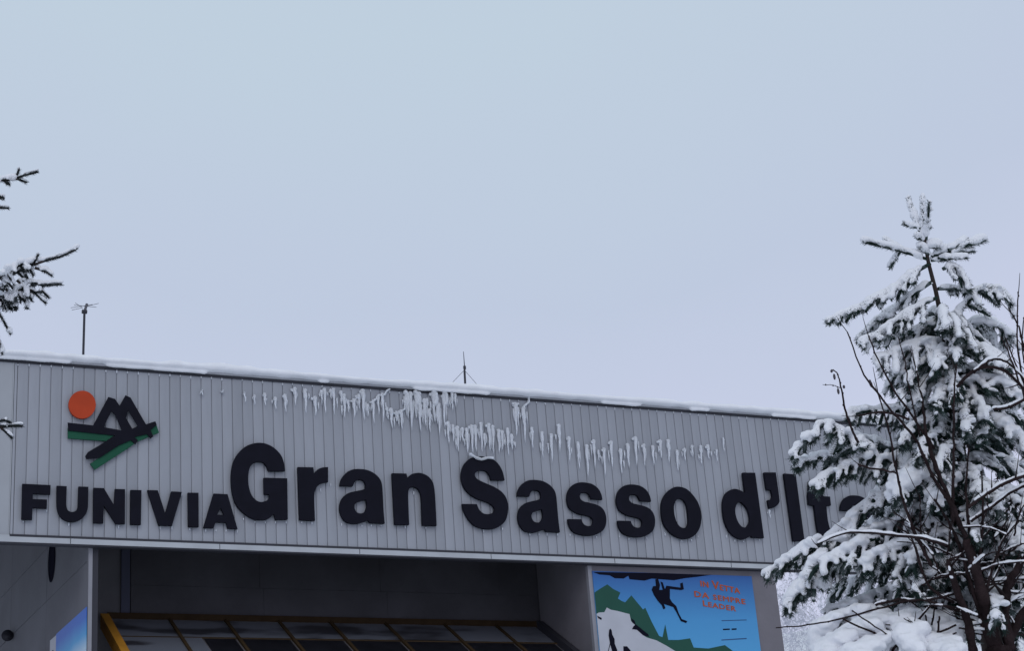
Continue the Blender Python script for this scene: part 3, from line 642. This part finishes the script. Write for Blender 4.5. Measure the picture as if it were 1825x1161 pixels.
# ------------------------------------------------------------------ snow laden conifer and its kin
class TreeKit:
    """one limb = wood, needles, snow"""
    def __init__(s, root, depth, bark, needle, voxel=.0095): s.root = root; s.d = depth; s.bark = bark; s.needle = needle; s.vox = voxel
    def pts(s, px, d0, d1):
        n = len(px); P = [at(x, y, s.d+d0+(d1-d0)*i/(n-1)) for i, (x, y) in enumerate(px)]
        out_ = []
        for i in range(n-1):                     # smooth through the given points
            p0, p1, p2, p3 = P[max(i-1, 0)], P[i], P[i+1], P[min(i+2, n-1)]
            for k in range(4):
                t = k/4; out_.append(.5*((2*p1)+(-p0+p2)*t+(2*p0-5*p1+4*p2-p3)*t*t+(-p0+3*p1-3*p2+p3)*t**3))
        out_.append(P[-1]); return out_
    def limb(s, P, twig=.2, r_snow=.03, droop=.4, gap=.075, wood=.012, needle_r=.024, pad=0.0, rng=None, tipshoot=True, twig_snow=1.0, flat=.8, fat=False, gapth=-.30, lift=.48):
        rng = rng or random
        wd = Buf(); nd = Buf(); sn = Buf()
        L_ = [0]
        for a, b in zip(P[:-1], P[1:]): L_.append(L_[-1]+np.linalg.norm(b-a))
        tot = L_[-1]
        def along(q):
            for i in range(len(P)-1):
                if q <= L_[i+1] or i == len(P)-2:
                    t = (q-L_[i])/max(1e-6, L_[i+1]-L_[i]); return P[i]+(P[i+1]-P[i])*t, (P[i+1]-P[i])/max(1e-6, L_[i+1]-L_[i])
        wd.tube(P, [wood*(1-.75*i/(len(P)-1)) for i in range(len(P))], 6)
        segs = [(P, needle_r, r_snow, .25)]
        q = tot*.12+rng.random()*gap; side_ = 1
        while q < tot*.98:
            p, t = along(q); up = np.array([0, 0, 1.0]); sd_ = np.cross(t, up); sd_ /= np.linalg.norm(sd_)+1e-9
            fall = (1-(q/tot))*.75+.35; ln = twig*fall*rng.uniform(.7, 1.2)
            for sg in ((side_,) if rng.random() < .45 else (1, -1)):
                dr = t*rng.uniform(.45, .8)+sd_*sg*rng.uniform(.45, .85)-up*droop*rng.uniform(.4, 1.3)
                dr /= np.linalg.norm(dr); m_ = 4; tw = [p+dr*ln*k/m_-up*(droop*ln*.35)*(k/m_)**2 for k in range(m_+1)]
                wd.tube(tw, [.006, .005, .004, .004, .003], 4)
                segs.append((tw, needle_r*rng.uniform(.75, 1.05), r_snow*rng.uniform(.55, 1.0)*twig_snow, 0))
                if ln > .16 and not fat:
                    for kk in (1, 2, 3):
                        if rng.random() < .55:
                            d2 = dr*.7+np.cross(dr, up)*rng.choice((-1, 1))*.6-up*.3*droop; d2 /= np.linalg.norm(d2)
                            l2 = ln*rng.uniform(.3, .5); t2 = [tw[kk]+d2*l2*j/2 for j in range(3)]
                            segs.append((t2, needle_r*.8, r_snow*.6*twig_snow*rng.uniform(.6, 1.1), 0))
            side_ = -side_; q += gap*rng.uniform(.7, 1.3)
        for (T, nr, rs, st) in segs:
            T = [np.array(p) for p in T]; l = [np.linalg.norm(b-a) for a, b in zip(T[:-1], T[1:])]; tl = sum(l)
            # needles
            cnt = int(tl*760); V_ = []; 
            acc = np.cumsum([0]+l)
            for _ in range(cnt):
                u = rng.uniform(tl*st, tl*1.0); i = min(int(np.searchsorted(acc, u))-1, len(l)-1); i = max(i, 0)
                p = T[i]+(T[i+1]-T[i])*((u-acc[i])/max(l[i], 1e-6)); t = (T[i+1]-T[i])/max(l[i], 1e-6)
                rv = np.array([rng.gauss(0, 1), rng.gauss(0, 1), rng.gauss(0, 1)-.3]); rv -= t*(rv@t); rv /= np.linalg.norm(rv)+1e-6
                dn = rv*.85+t*.55; e = p+dn*nr*1.25*rng.uniform(.7, 1.1); wv = np.cross(dn, rv+t*.3); wv /= np.linalg.norm(wv)+1e-6
                V_ += [p+wv*.0030, p-wv*.0030, e+wv*.0012, e-wv*.0012]
            if cnt: nd.add(V_, [(4*i, 4*i+1, 4*i+3, 4*i+2) for i in range(cnt)])
            if nr > .012: nd.tube(T, [nr*.40]*(len(T)-1)+[nr*.25], 6)
            # snow lumps riding on the upper side
            if rs > .004:
                step = max(rs*.55, .012); n = max(2, int(tl/step)); jit = rng.random()*50
                for k in range(n+1):
                    u = tl*min(1, st*.4+(1-st*.4)*k/n); i = max(0, min(int(np.searchsorted(acc, u))-1, len(l)-1))
                    p = T[i]+(T[i+1]-T[i])*((u-acc[i])/max(l[i], 1e-6))
                    f_ = 1+.42*noise.noise(Vector((jit+u*9, jit, 0))); rr = rs*f_*(.8 if k in (0, n) else 1)
                    if noise.noise(Vector((jit+u*7, jit*2, 7))) < gapth: continue
                    sn.add(V1*[rr, rr, rr*flat]+p+[0, 0, nr*lift+rr*.34], F1)
        if r_snow > .02:
            for (T, nr, rs, st) in segs:      # crumbs of snow caught among the needles
                for _ in range(int(sum(np.linalg.norm(b-a) for a, b in zip(T[:-1], T[1:]))*20)):
                    i = rng.randrange(0, len(T)-1); p = T[i]+(T[i+1]-T[i])*rng.random(); q_ = rng.uniform(.006, .014)
                    sn.add(V1*[q_*1.3, q_*1.3, q_]+p+[rng.uniform(-1, 1)*nr*.8, rng.uniform(-1, 1)*nr*.8, rng.uniform(-.5, .5)*nr], F1)
        if pad > 0:   # heavy pillow over the middle of the spray
            for k in range(int(tot/.035)):
                p, t = along(rng.uniform(tot*.15, tot*.9)); rr = pad*rng.uniform(.55, 1.0)
                off = np.cross(t, [0, 0, 1])*rng.uniform(-1, 1)*twig*.4
                sn.add(V1*[rr, rr, rr*.62]+p+off+[0, 0, needle_r*.3+rr*.05-abs(off[2])], F1)
        o = obj('branch', wd, s.bark, s.root)
        if nd.n: obj('needles', nd, s.needle, o)
        if sn.n: obj('snow', remeshed(sn, 'snow', s.vox, .0055, 41), M_snow, o)
V1, F1 = ico(1)

def trunk(root, px, rad, depth, m, name='trunk', d1=None):
    P = [at(x, y, depth) for x, y in px]; 
    b = Buf(); b.tube(P, rad, 10); return obj(name, b, m, root, smooth=True), P

TD = 13.0
base = at(1775, 1161, TD)
conifer = thing('snowy_conifer', 'tall conifer thick with snow in front of the right end of the station', 'tree', (float(base[0]), float(base[1]), 0))
tp = [(1647, 425), (1655, 470), (1668, 520), (1682, 590), (1690, 645), (1697, 700), (1706, 770), (1712, 830), (1722, 900), (1735, 970), (1752, 1060), (1772, 1161)]
P = [at(x, y, TD) for x, y in tp]; gb = P[-1].copy(); gb[2] = -.1; P.append(gb)
rr = [.012, .014, .016, .020, .024, .030, .044, .050, .054, .060, .07, .09, .14]
b = Buf(); b.tube(P, rr, 12); obj('trunk', b, M_bark, conifer, smooth=True)
P2 = [at(x, y, TD+.05) for x, y in [(1706, 770), (1700, 850), (1704, 930), (1722, 1020), (1748, 1090), (1765, 1150)]]
b = Buf(); b.tube(P2, [.02, .024, .026, .028, .035, .04], 8); obj('trunk', b, M_bark, conifer, smooth=True)
tk = TreeKit(conifer, TD, M_bark, M_needle)
R = random.Random(5)
def shoot(px, d0=0, d1=0, r=.030, nr=.026):
    tk.limb(tk.pts(px, d0, d1), twig=0, r_snow=r, gap=9, wood=.009, needle_r=nr, rng=R, flat=1.0, gapth=-1, lift=.30)
# leader and the two upper whorls: thick single shoots
for px, r in (([(1646, 430), (1644, 352)], .021), ([(1651, 428), (1656, 360)], .019), ([(1640, 418), (1630, 388), (1619, 354)], .021), ([(1641, 408), (1610, 399)], .020),
              ([(1648, 412), (1658, 406)], .018), ([(1645, 430), (1632, 420)], .018),
              ([(1652, 462), (1600, 446), (1539, 431)], .024), ([(1606, 446), (1578, 427)], .020), ([(1606, 446), (1586, 478)], .022),
              ([(1655, 455), (1640, 440)], .026), ([(1655, 440), (1675, 440)], .030),
              ([(1660, 458), (1705, 443), (1756, 428)], .028), ([(1690, 446), (1722, 430)], .024), ([(1692, 450), (1736, 448)], .018), ([(1672, 460), (1723, 460)], .022), ([(1660, 465), (1690, 462)], .02)):
    shoot(px, 0, R.uniform(-.12, .12), r*1.3, r*1.22)
#        points, depth at tip, twig, snow, droop, pad
limbs = [
 ([(1658,470),(1625,490),(1600,512),(1555,535),(1515,558),(1474,574)], -.15, .13, .034, .45, 0),
 ([(1665,500),(1635,520),(1600,545),(1560,575),(1530,605)], .15, .15, .032, .6, 0),
 ([(1672,530),(1640,545),(1600,570),(1560,600),(1533,612)], -.3, .16, .034, .7, 0),
 ([(1680,480),(1700,474),(1722,500)], -.1, .14, .028, 1.2, .03),
 ([(1672,515),(1700,515),(1733,521)], .1, .08, .028, .5, .02),
 ([(1680,580),(1655,580),(1620,595),(1575,605)], .2, .17, .034, .9, .03),
 ([(1688,615),(1650,612),(1605,625),(1560,642)], -.25, .22, .040, 1.0, .065),
 ([(1690,640),(1650,640),(1610,655),(1585,680)], .3, .2, .034, .9, .04),
 ([(1696,670),(1665,672),(1630,690),(1600,705)], -.3, .2, .034, 1.0, .05),
 ([(1682,585),(1715,550),(1750,515),(1785,520),(1805,545)], -.15, .19, .036, .9, .045),
 ([(1688,620),(1720,585),(1755,570),(1790,590),(1800,620)], .2, .2, .034, .9, .03),
 ([(1692,645),(1725,620),(1765,625),(1800,650)], -.3, .18, .034, .7, .02),
 ([(1695,665),(1740,655),(1780,665),(1825,690)], .1, .18, .034, .8, .03),
 ([(1700,700),(1740,680),(1790,685),(1835,730)], -.35, .22, .040, .9, .06),
 ([(1704,740),(1745,720),(1790,730),(1840,770)], .3, .2, .036, .9, .04),
 ([(1710,790),(1750,755),(1780,752),(1812,775),(1845,820)], -.4, .24, .042, 1.0, .085),
 ([(1712,830),(1755,815),(1800,825),(1850,850)], .25, .22, .036, .9, .04),
 ([(1722,890),(1770,870),(1815,880),(1860,905)], -.3, .22, .036, .8, .04),
 ([(1735,960),(1780,930),(1820,940),(1870,965)], .3, .24, .036, .8, .05),
 ([(1742,1010),(1790,980),(1830,990),(1880,1020)], -.3, .24, .036, .8, .06),
 ([(1752,1060),(1800,1040),(1850,1060)], .2, .26, .036, .8, .06),
 ([(1702,735),(1650,728),(1590,733),(1530,735),(1508,752)], -.1, .17, .036, 1.1, .04),
 ([(1705,760),(1660,770),(1600,800),(1560,790),(1520,778)], .35, .22, .036, 1.0, .03),
 ([(1580,830),(1545,805),(1505,775),(1468,757),(1435,788),(1410,820)], -.25, .20, .038, .9, .055),
 ([(1540,840),(1500,822),(1460,815),(1415,834)], -.1, .15, .034, .6, .05),
 ([(1710,800),(1650,800),(1590,820),(1530,822),(1480,848),(1446,872)], -.3, .20, .038, .9, .05),
 ([(1712,815),(1670,815),(1620,840),(1590,900)], -.5, .24, .040, .9, .10),
 ([(1716,850),(1670,840),(1625,850),(1598,890)], -.65, .22, .042, .8, .12),
 ([(1715,840),(1690,850),(1672,870),(1660,905)], -.7, .20, .040, .8, .10),
 ([(1715,845),(1650,835),(1600,850),(1560,885),(1515,930),(1475,968)], -.1, .22, .040, .9, .05),
 ([(1718,870),(1660,880),(1600,905),(1550,940),(1530,950)], .35, .26, .036, .9, .04),
 ([(1722,905),(1650,905),(1580,940),(1500,965),(1450,968),(1415,1000)], -.2, .24, .040, .9, .06),
 ([(1500,968),(1450,975),(1405,1000),(1363,1030)], -.1, .17, .038, .6, .07),
 ([(1730,940),(1650,950),(1570,985),(1500,1010),(1440,1040),(1402,1085)], -.4, .25, .040, .9, .06),
 ([(1735,960),(1680,975),(1600,1000),(1540,1030),(1480,1060)], .4, .26, .036, .9, .05),
 ([(1480,985),(1455,1000),(1430,1040),(1400,1080)], -.35, .18, .040, .8, .07),
 ([(1560,960),(1520,975),(1480,1000),(1450,1015)], -.45, .20, .040, .8, .08),
 ([(1640,960),(1600,975),(1560,990),(1530,1015)], -.5, .20, .038, .8, .07),
 ([(1745,1020),(1680,1030),(1600,1050),(1530,1075),(1470,1095)], -.2, .26, .036, .8, .05),
 ([(1738,990),(1690,1000),(1640,1030),(1600,1050)], -.6, .24, .040, .8, .09),
]
for i_, (px, d1, tw, rs, dr, pad) in enumerate(limbs):
    if i_ < 13:      # upper whorls: few fat finger-like shoots
        tk.limb(tk.pts(px, 0, d1), twig=tw*1.15, r_snow=rs*.86, droop=dr, gap=.066, wood=.012, needle_r=.034, pad=pad*.5, rng=R, twig_snow=1.0, flat=1.0, fat=True, gapth=-.6, lift=.22)
    else:
        tk.limb(tk.pts(px, 0 if px[0][0] > 1640 else d1*.6, d1), twig=tw, r_snow=rs*.92, droop=dr, gap=.068, wood=.014, needle_r=.040, pad=pad*1.0, rng=R, twig_snow=.82)
# limbs that grow towards and away from the viewer, filling the heart of the crown
for k in range(52):
    f = (k/51)**1.1; y = 565+f*555; tx = np.interp(y, [t[1] for t in tp], [t[0] for t in tp])
    sg = 1 if k % 2 else -1; ln = .38+.72*f; ang = R.uniform(-1.0, 1.0)
    dx = math.sin(ang)*ln*247*.8; dep = sg*math.cos(ang)*ln
    px = [(tx, y), (tx+dx*.4, y-14), (tx+dx*.8, y+2), (tx+dx, y+25+25*f)]
    tk.limb(tk.pts(px, 0, dep), twig=.14+.12*f, r_snow=.034, droop=.9, gap=.085, wood=.012, needle_r=.042, pad=.03+.03*f, rng=R, twig_snow=.62)

# lower snow laden conifer at the foot of the picture
SD = 12.55
sb = at(1600, 1161, SD)
lowtree = thing('snowy_young_conifer', 'low conifer buried under big pillows of snow below the tall conifer', 'tree', (float(sb[0]), float(sb[1]), 0))
tpp = at(1600, 1100, SD); b = Buf(); b.tube([[sb[0], sb[1], -.1], [sb[0], sb[1], 2.4], tpp], [.09, .05, .02], 8); obj('trunk', b, M_bark, lowtree)
tk2 = TreeKit(lowtree, SD, M_bark, M_needle, .014)
for px, d1 in (([(1600,1120),(1560,1100),(1510,1100),(1465,1125),(1450,1170)], -.2), ([(1600,1140),(1550,1125),(1500,1140),(1450,1190)], -.6),
               ([(1600,1115),(1640,1105),(1680,1118),(1715,1150)], -.3), ([(1600,1120),(1610,1110),(1620,1130),(1640,1170)], -.7), ([(1600,1150),(1570,1145),(1540,1160),(1510,1200)], -.9),
               ([(1600,1125),(1650,1115),(1700,1108),(1740,1130)], .3), ([(1600,1170),(1530,1160),(1460,1190),(1430,1230)], -.3), ([(1600,1160),(1660,1150),(1700,1180)], -.8), ([(1600,1118),(1575,1112),(1545,1118),(1520,1150)],-.5)):
    tk2.limb(tk2.pts(px, 0, d1), twig=.24, r_snow=.06, droop=.8, gap=.08, wood=.014, needle_r=.040, pad=.12, rng=R, twig_snow=.7)

# ------------------------------------------------------------------ bare shrub with reddish stems in front of the conifer
BD = 12.2
bb_ = at(1765, 1161, BD)
shrub = thing('bare_tree', 'leafless many stemmed tree with reddish brown twigs in front of the tall conifer', 'tree', (float(bb_[0]), float(bb_[1]), 0))
def stem(px, w0, w1, dd=0.0, snow=0.0, twigs=0, tl=30):
    P = []; n = len(px)
    for i, (x, y) in enumerate(px): P.append(at(x, y, BD+dd*i/(n-1)))
    Q = []
    for i in range(n-1):
        p0, p1, p2, p3 = P[max(i-1, 0)], P[i], P[i+1], P[min(i+2, n-1)]
        for k in range(5):
            t = k/5; q = .5*((2*p1)+(-p0+p2)*t+(2*p0-5*p1+4*p2-p3)*t*t+(-p0+3*p1-3*p2+p3)*t**3)
            Q.append(q+np.array([R.uniform(-1, 1)*.004, R.uniform(-1, 1)*.004, R.uniform(-1, 1)*.003]))
    Q.append(P[-1]); m = len(Q); s = BD/3207/2
    rad = [s*.80*(w0+(w1-w0)*i/(m-1))*(1+.12*noise.noise(Vector(Q[i]*7))) for i in range(m)]
    b = Buf(); b.tube(Q, rad, 7 if w0 < 14 else 12)
    if w0 >= 14:
        for k_, v_ in enumerate(b.v[0]): v_ += np.array(noise.noise_vector(Vector(v_*14)))*.014+np.array(noise.noise_vector(Vector(v_*40)))*.005
    for i in (range(2, m, 3) if w0 < 10 else ()):                       # buds
        b.add(V1*[.005, .005, .008]*max(1, rad[i]/.006)+Q[i]+[R.choice((-1, 1))*rad[i], 0, 0], F1)
    for _ in range(twigs):
        i = R.randrange(m//4, m); p = Q[i]; t = Q[min(i+1, m-1)]-Q[max(i-1, 0)]; t = t/(np.linalg.norm(t)+1e-9)
        d_ = t*.7+np.array([R.gauss(0, .5), R.gauss(0, .5), R.uniform(-.1, .5)]); d_ /= np.linalg.norm(d_); l = tl*s*2*R.uniform(.4, 1.3)
        b.tube([p, p+d_*l*.5+[0, 0, .01], p+d_*l+[0, 0, .03]], [rad[i]*.5+.001, .003, .0016], 4)
    o = obj('stem', b, M_stem, shrub, smooth=True)
    if snow:
        sn = Buf()
        for i in range(m-1):
            L_ = np.linalg.norm(Q[i+1]-Q[i]); c = max(1, int(L_/.012))
            for k in range(c):
                p = Q[i]+(Q[i+1]-Q[i])*k/c; f_ = 1+.5*noise.noise(Vector(p*14)); r_s = snow*f_
                if noise.noise(Vector(p*6)) > -.35: sn.add(V1*[r_s, r_s, r_s*1.1]+p+[0, 0, rad[i]*.8+r_s*.5], F1)
        if sn.n: obj('snow', remeshed(sn, 'snow', .008, .002, 30, 1), M_snow, o)
    if w0 >= 12:
        sn = Buf()
        for k in range(2):
            i = R.randrange(1, m-1); p = Q[i]+(Q[i+1]-Q[i])*R.random(); an = R.uniform(2.6, 5.6); r_s = R.uniform(.008, .020)
            c_ = p+np.array([math.cos(an)*rad[i]*.95, -abs(math.sin(an))*rad[i]*.95, 0])
            for j in range(R.randint(1, 3)): sn.add(V1*[r_s, r_s*.8, r_s*1.1]+c_+[0, 0, -j*r_s*.9], F1)
        obj('snow', remeshed(sn, 'snow', .008, .003, 30, 1), M_snow, o, kind='stuff')
    return Q
for a in (
 ([(1775,1161),(1758,1090),(1740,1020),(1722,960)], 34, 19, 0, 0, 2, 60),
 ([(1800,1161),(1790,1090),(1800,1040),(1820,1000),(1850,960)], 27, 13, .1, .012, 5, 90),
 ([(1735,1161),(1722,1100),(1700,1040),(1690,1000)], 22, 10, -.1, 0, 4, 60),
 ([(1722,960),(1705,920),(1690,885),(1672,845),(1657,795),(1647,745),(1641,700),(1632,655)], 15, 3, 0, 0, 6, 60),
 ([(1700,930),(1699,850),(1700,780),(1700,715),(1704,650)], 8, 3, -.05, 0, 3, 40),
 ([(1735,1010),(1725,920),(1722,860),(1728,800)], 9, 3, .1, 0, 4, 40),
 ([(1700,905),(1662,850),(1636,790),(1608,755),(1575,715),(1540,668),(1510,592)], 8, 3, -.1, 0, 3, 30),
 ([(1665,800),(1632,750),(1600,705),(1570,652),(1548,600)], 6, 3, .05, 0, 2, 30),
 ([(1660,1010),(1630,950),(1612,900),(1600,850),(1590,800),(1578,745),(1565,705),(1551,680)], 8, 2, 0, 0, 4, 40),
 ([(1640,780),(1620,690),(1612,640),(1600,600)], 4, 2, -.1, 0, 1, 25),
 ([(1530,790),(1518,765),(1506,730),(1500,695),(1493,668),(1482,659)], 6, 2.2, 0, 0, 0, 30),
 ([(1499,692),(1484,687),(1466,686)], 2, 1.2, 0, 0, 0, 30),
 ([(1706,690),(1725,670),(1745,657),(1770,655),(1800,668),(1840,712)], 8, 6, 0, 0, 3, 40),
 ([(1735,665),(1755,648),(1775,640),(1800,650),(1835,690)], 6, 4, -.05, .012, 3, 40),
 ([(1725,905),(1760,880),(1800,858),(1850,840)], 8, 7, 0, .013, 4, 40),
 ([(1730,930),(1765,905),(1800,880),(1850,855)], 7, 6, .1, .012, 3, 40),
 ([(1770,730),(1800,725),(1850,700)], 6, 7, 0, .012, 2, 40),
 ([(1826,690),(1815,630),(1813,575),(1814,520)], 5, 2.5, 0, 0, 2, 30),
 ([(1850,730),(1820,600),(1812,575),(1797,548)], 5, 2.5, .05, 0, 2, 30),
 ([(1850,740),(1815,660),(1790,600)], 5, 2.5, 0, 0, 2, 30),
 ([(1830,720),(1805,650),(1784,600)], 5, 2.5, -.1, 0, 2, 30),
 ([(1840,800),(1835,700),(1822,615),(1827,560)], 5, 2.5, -.1, 0, 2, 30),
 ([(1690,975),(1650,962),(1600,955),(1540,950),(1500,952),(1455,972)], 8, 3, -.2, .014, 2, 30),
 ([(1700,1075),(1660,1050),(1640,1010),(1625,960),(1600,940)], 7, 3, 0, 0, 4, 50),
 ([(1710,1090),(1640,1070),(1580,1082),(1500,1104),(1440,1115),(1383,1120)], 6, 2.5, -.2, 0, 2, 30),
 ([(1705,1115),(1650,1135),(1600,1142),(1555,1128),(1502,1104)], 5, 4, -.2, 0, 2, 30),
 ([(1705,1128),(1660,1146),(1610,1145),(1570,1125),(1520,1090)], 4, 3, -.25, 0, 1, 30),
 ([(1590,1161),(1610,1135),(1632,1110),(1660,1080)], 7, 4, -.1, .008, 1, 40),
 ([(1672,1161),(1672,1130),(1674,1100)], 6, 4, -.15, 0, 0, 40),
 ([(1560,1080),(1600,1070),(1640,1073),(1700,1060)], 6, 5, 0, .01, 2, 30),
 ([(1600,845),(1575,838),(1545,834),(1530,828)], 4, 5, 0, .006, 1, 30),
 ([(1620,748),(1590,738),(1560,736),(1530,742)], 6, 4, 0, .006, 1, 30),
 ([(1745,1100),(1770,1010),(1790,960),(1815,930)], 8, 3, 0, .01, 5, 60),
 ([(1740,1060),(1745,1000),(1752,930),(1750,880)], 9, 4, 0, 0, 5, 60),
 ([(1765,1161),(1730,1040),(1712,980),(1690,930),(1665,890)], 12, 4, .1, 0, 5, 60),
 ([(1790,1161),(1830,1080),(1860,1040)], 20, 10, .1, .014, 6, 90),
 ([(1745,1020),(1790,1005),(1850,1003)], 5, 3, -.1, .012, 3, 50),
 ([(1745,1040),(1790,1035),(1850,1030)], 5, 3, .1, .014, 5, 60),
 ([(1750,1060),(1800,1070),(1850,1062)], 5, 3, .1, .014, 5, 60),
 ([(1690,1000),(1720,985),(1760,950),(1800,905)], 5, 3, .1, .008, 5, 60)):
    stem(*a)
for k in range(46):
    x0, y0 = R.uniform(1640, 1815), R.uniform(930, 1150); an = R.uniform(-.4, 3.5); l = R.uniform(40, 110)
    x1, y1 = x0+math.cos(an)*l, y0-math.sin(an)*l*.8
    stem([(x0, y0), ((x0+x1)/2+R.uniform(-8, 8), (y0+y1)/2-R.uniform(0, 10)), (x1, y1)], 4.5, 2, R.uniform(-.3, .3), R.choice((0, .009, .013)), 2, 40)
# main stems carry on down to the snow
q = at(1780, 1161, BD); b = Buf(); b.tube([[q[0], q[1], -.1], q+[0, 0, -1.2], q+[0, 0, .02]], [.11, .10, .09], 12); obj('trunk', b, M_stem, shrub, smooth=True)
for (x, y, h) in ((1487, 672, 12), (1494, 698, 12), (1504, 690, 7), (1551, 683, 14), (1482, 662, 6)):
    p = at(x, y, BD); b = Buf(); b.add(V*[.009, .009, h*BD/3207/2]+p, Fc); obj('seed_pod', b, M_catkin, shrub, smooth=True)

# ------------------------------------------------------------------ spruce at the left edge, trunk outside the frame
LDp = 15.5
lb = at(-420, 700, LDp)
left = thing('spruce_tree', 'spruce whose snowy branch tips reach in from the left edge of the picture', 'tree', (float(lb[0]), float(lb[1]), 0))
b = Buf(); b.tube([[lb[0], lb[1], -.1], [lb[0], lb[1], 4], [lb[0], lb[1], 8.5], [lb[0]+.05, lb[1], 11.5]], [.22, .17, .09, .015], 12); obj('trunk', b, M_bark, left, smooth=True)
tl_ = TreeKit(left, LDp, M_bark, M_needle_l, .009)
def lt(px, twig=.12, r=.034, nr=.025, droop=.3, d1=0.0, d0=0.0, gap=.07, pad=0): tl_.limb(tl_.pts(px, d0, d1), twig=twig, r_snow=r, droop=droop, gap=gap, wood=.012, needle_r=nr, pad=pad, rng=R, lift=.70, twig_snow=.75)
lt([(-420,420),(-200,370),(-80,330),(0,322),(28,318)], .14, .026, droop=.6)
lt([(20,320),(45,312),(68,306)], 0, .014); lt([(28,318),(34,302)], 0, .012); lt([(28,318),(48,325)], 0, .012); lt([(10,322),(18,330)], 0, .014)
lt([(-60,340),(0,350),(6,356)], .05, .02, droop=1); lt([(-60,368),(-10,370),(15,371)], 0, .009)
lt([(-420,620),(-200,560),(-90,530),(-30,510),(20,490),(62,468)], .24, .042, nr=.032, droop=1.0, gap=.06, pad=.05)
lt([(-420,660),(-200,590),(-90,550),(-30,535),(30,520),(58,505)], .24, .040, nr=.034, droop=1.2, gap=.055, pad=.05)
lt([(-80,520),(-20,500),(10,488),(40,470)], .16, .040, droop=1.0, d1=-.2, gap=.08, pad=.05)
lt([(60,472),(88,463),(112,456),(138,443)], .0, .022); lt([(50,482),(60,468),(69,453)], 0, .018); lt([(62,478),(80,484),(93,492)], 0, .024)
lt([(40,500),(75,508),(110,507)], .03, .024); lt([(52,513),(68,528),(82,541)], 0, .02); lt([(74,518),(87,531)], 0, .012); lt([(30,500),(55,520),(72,520)], .08, .026)
lt([(28,520),(45,535),(50,552)], .08, .022, droop=1.2); lt([(10,515),(25,535),(30,553)], .08, .022, droop=1.2); lt([(-10,520),(5,540),(12,556)], .1, .022, droop=1.2)
lt([(-20,540),(0,562),(19,597)], 0, .034); lt([(-20,570),(-5,600),(4,632)], .0, .03)
lt([(-420,830),(-200,790),(-80,768),(-20,762),(12,760)], .12, .03, droop=.8); lt([(0,762),(22,760),(40,760)], 0, .016); lt([(2,764),(12,772),(22,782)], 0, .016); lt([(-20,758),(5,750),(20,754)], 0, .024)
for k in range(12):
    z = 2.5+k*.75; ang = R.uniform(1.6, 5.0); l = 1.9-.13*k
    P = [np.array([lb[0]+math.cos(ang)*l*f, lb[1]+math.sin(ang)*l*f, z-.25*f*f*l]) for f in (0, .25, .5, .75, 1)]
    tl_.limb(P, twig=.3, r_snow=.04, droop=.8, gap=.12, wood=.02, needle_r=.02, pad=.04, rng=R)

# ------------------------------------------------------------------ frosted wood on the slope behind
b = Buf(); rs = np.random.RandomState(3); tr = Buf()
for _ in range(460):
    x = rs.uniform(18, 150); y = rs.uniform(66, 135)
    if x < (y*.55-8): continue
    h = rs.uniform(4, 7.5); z0 = hill_h(x, y); conif = rs.rand() < .5; n = 420
    t = rs.rand(n)**.8; r = (1-t)*h*.24+.1 if conif else np.sqrt(np.maximum(.02, 1-(2*t-1)**2))*h*.26
    th = rs.rand(n)*6.283; q = np.sqrt(rs.rand(n)); cx = x+np.cos(th)*r*q; cy = y+np.sin(th)*r*q; cz = z0+h*(.12+.88*t)
    s = rs.uniform(.06, .24, n)
    d1 = rs.normal(size=(n, 3)); d1 /= np.linalg.norm(d1, axis=1)[:, None]; d2 = rs.normal(size=(n, 3))*.25
    c = np.stack([cx, cy, cz], 1); v = np.stack([c-d1*s[:, None], c+d1*s[:, None], c+d2*s[:, None]], 1).reshape(-1, 3)
    b.add(v, [(3*i, 3*i+1, 3*i+2) for i in range(n)])
obj('frosted_wood', b, M_frost, None, kind='stuff', label='frost covered wood on the slope behind the right end of the station', cat='wood')
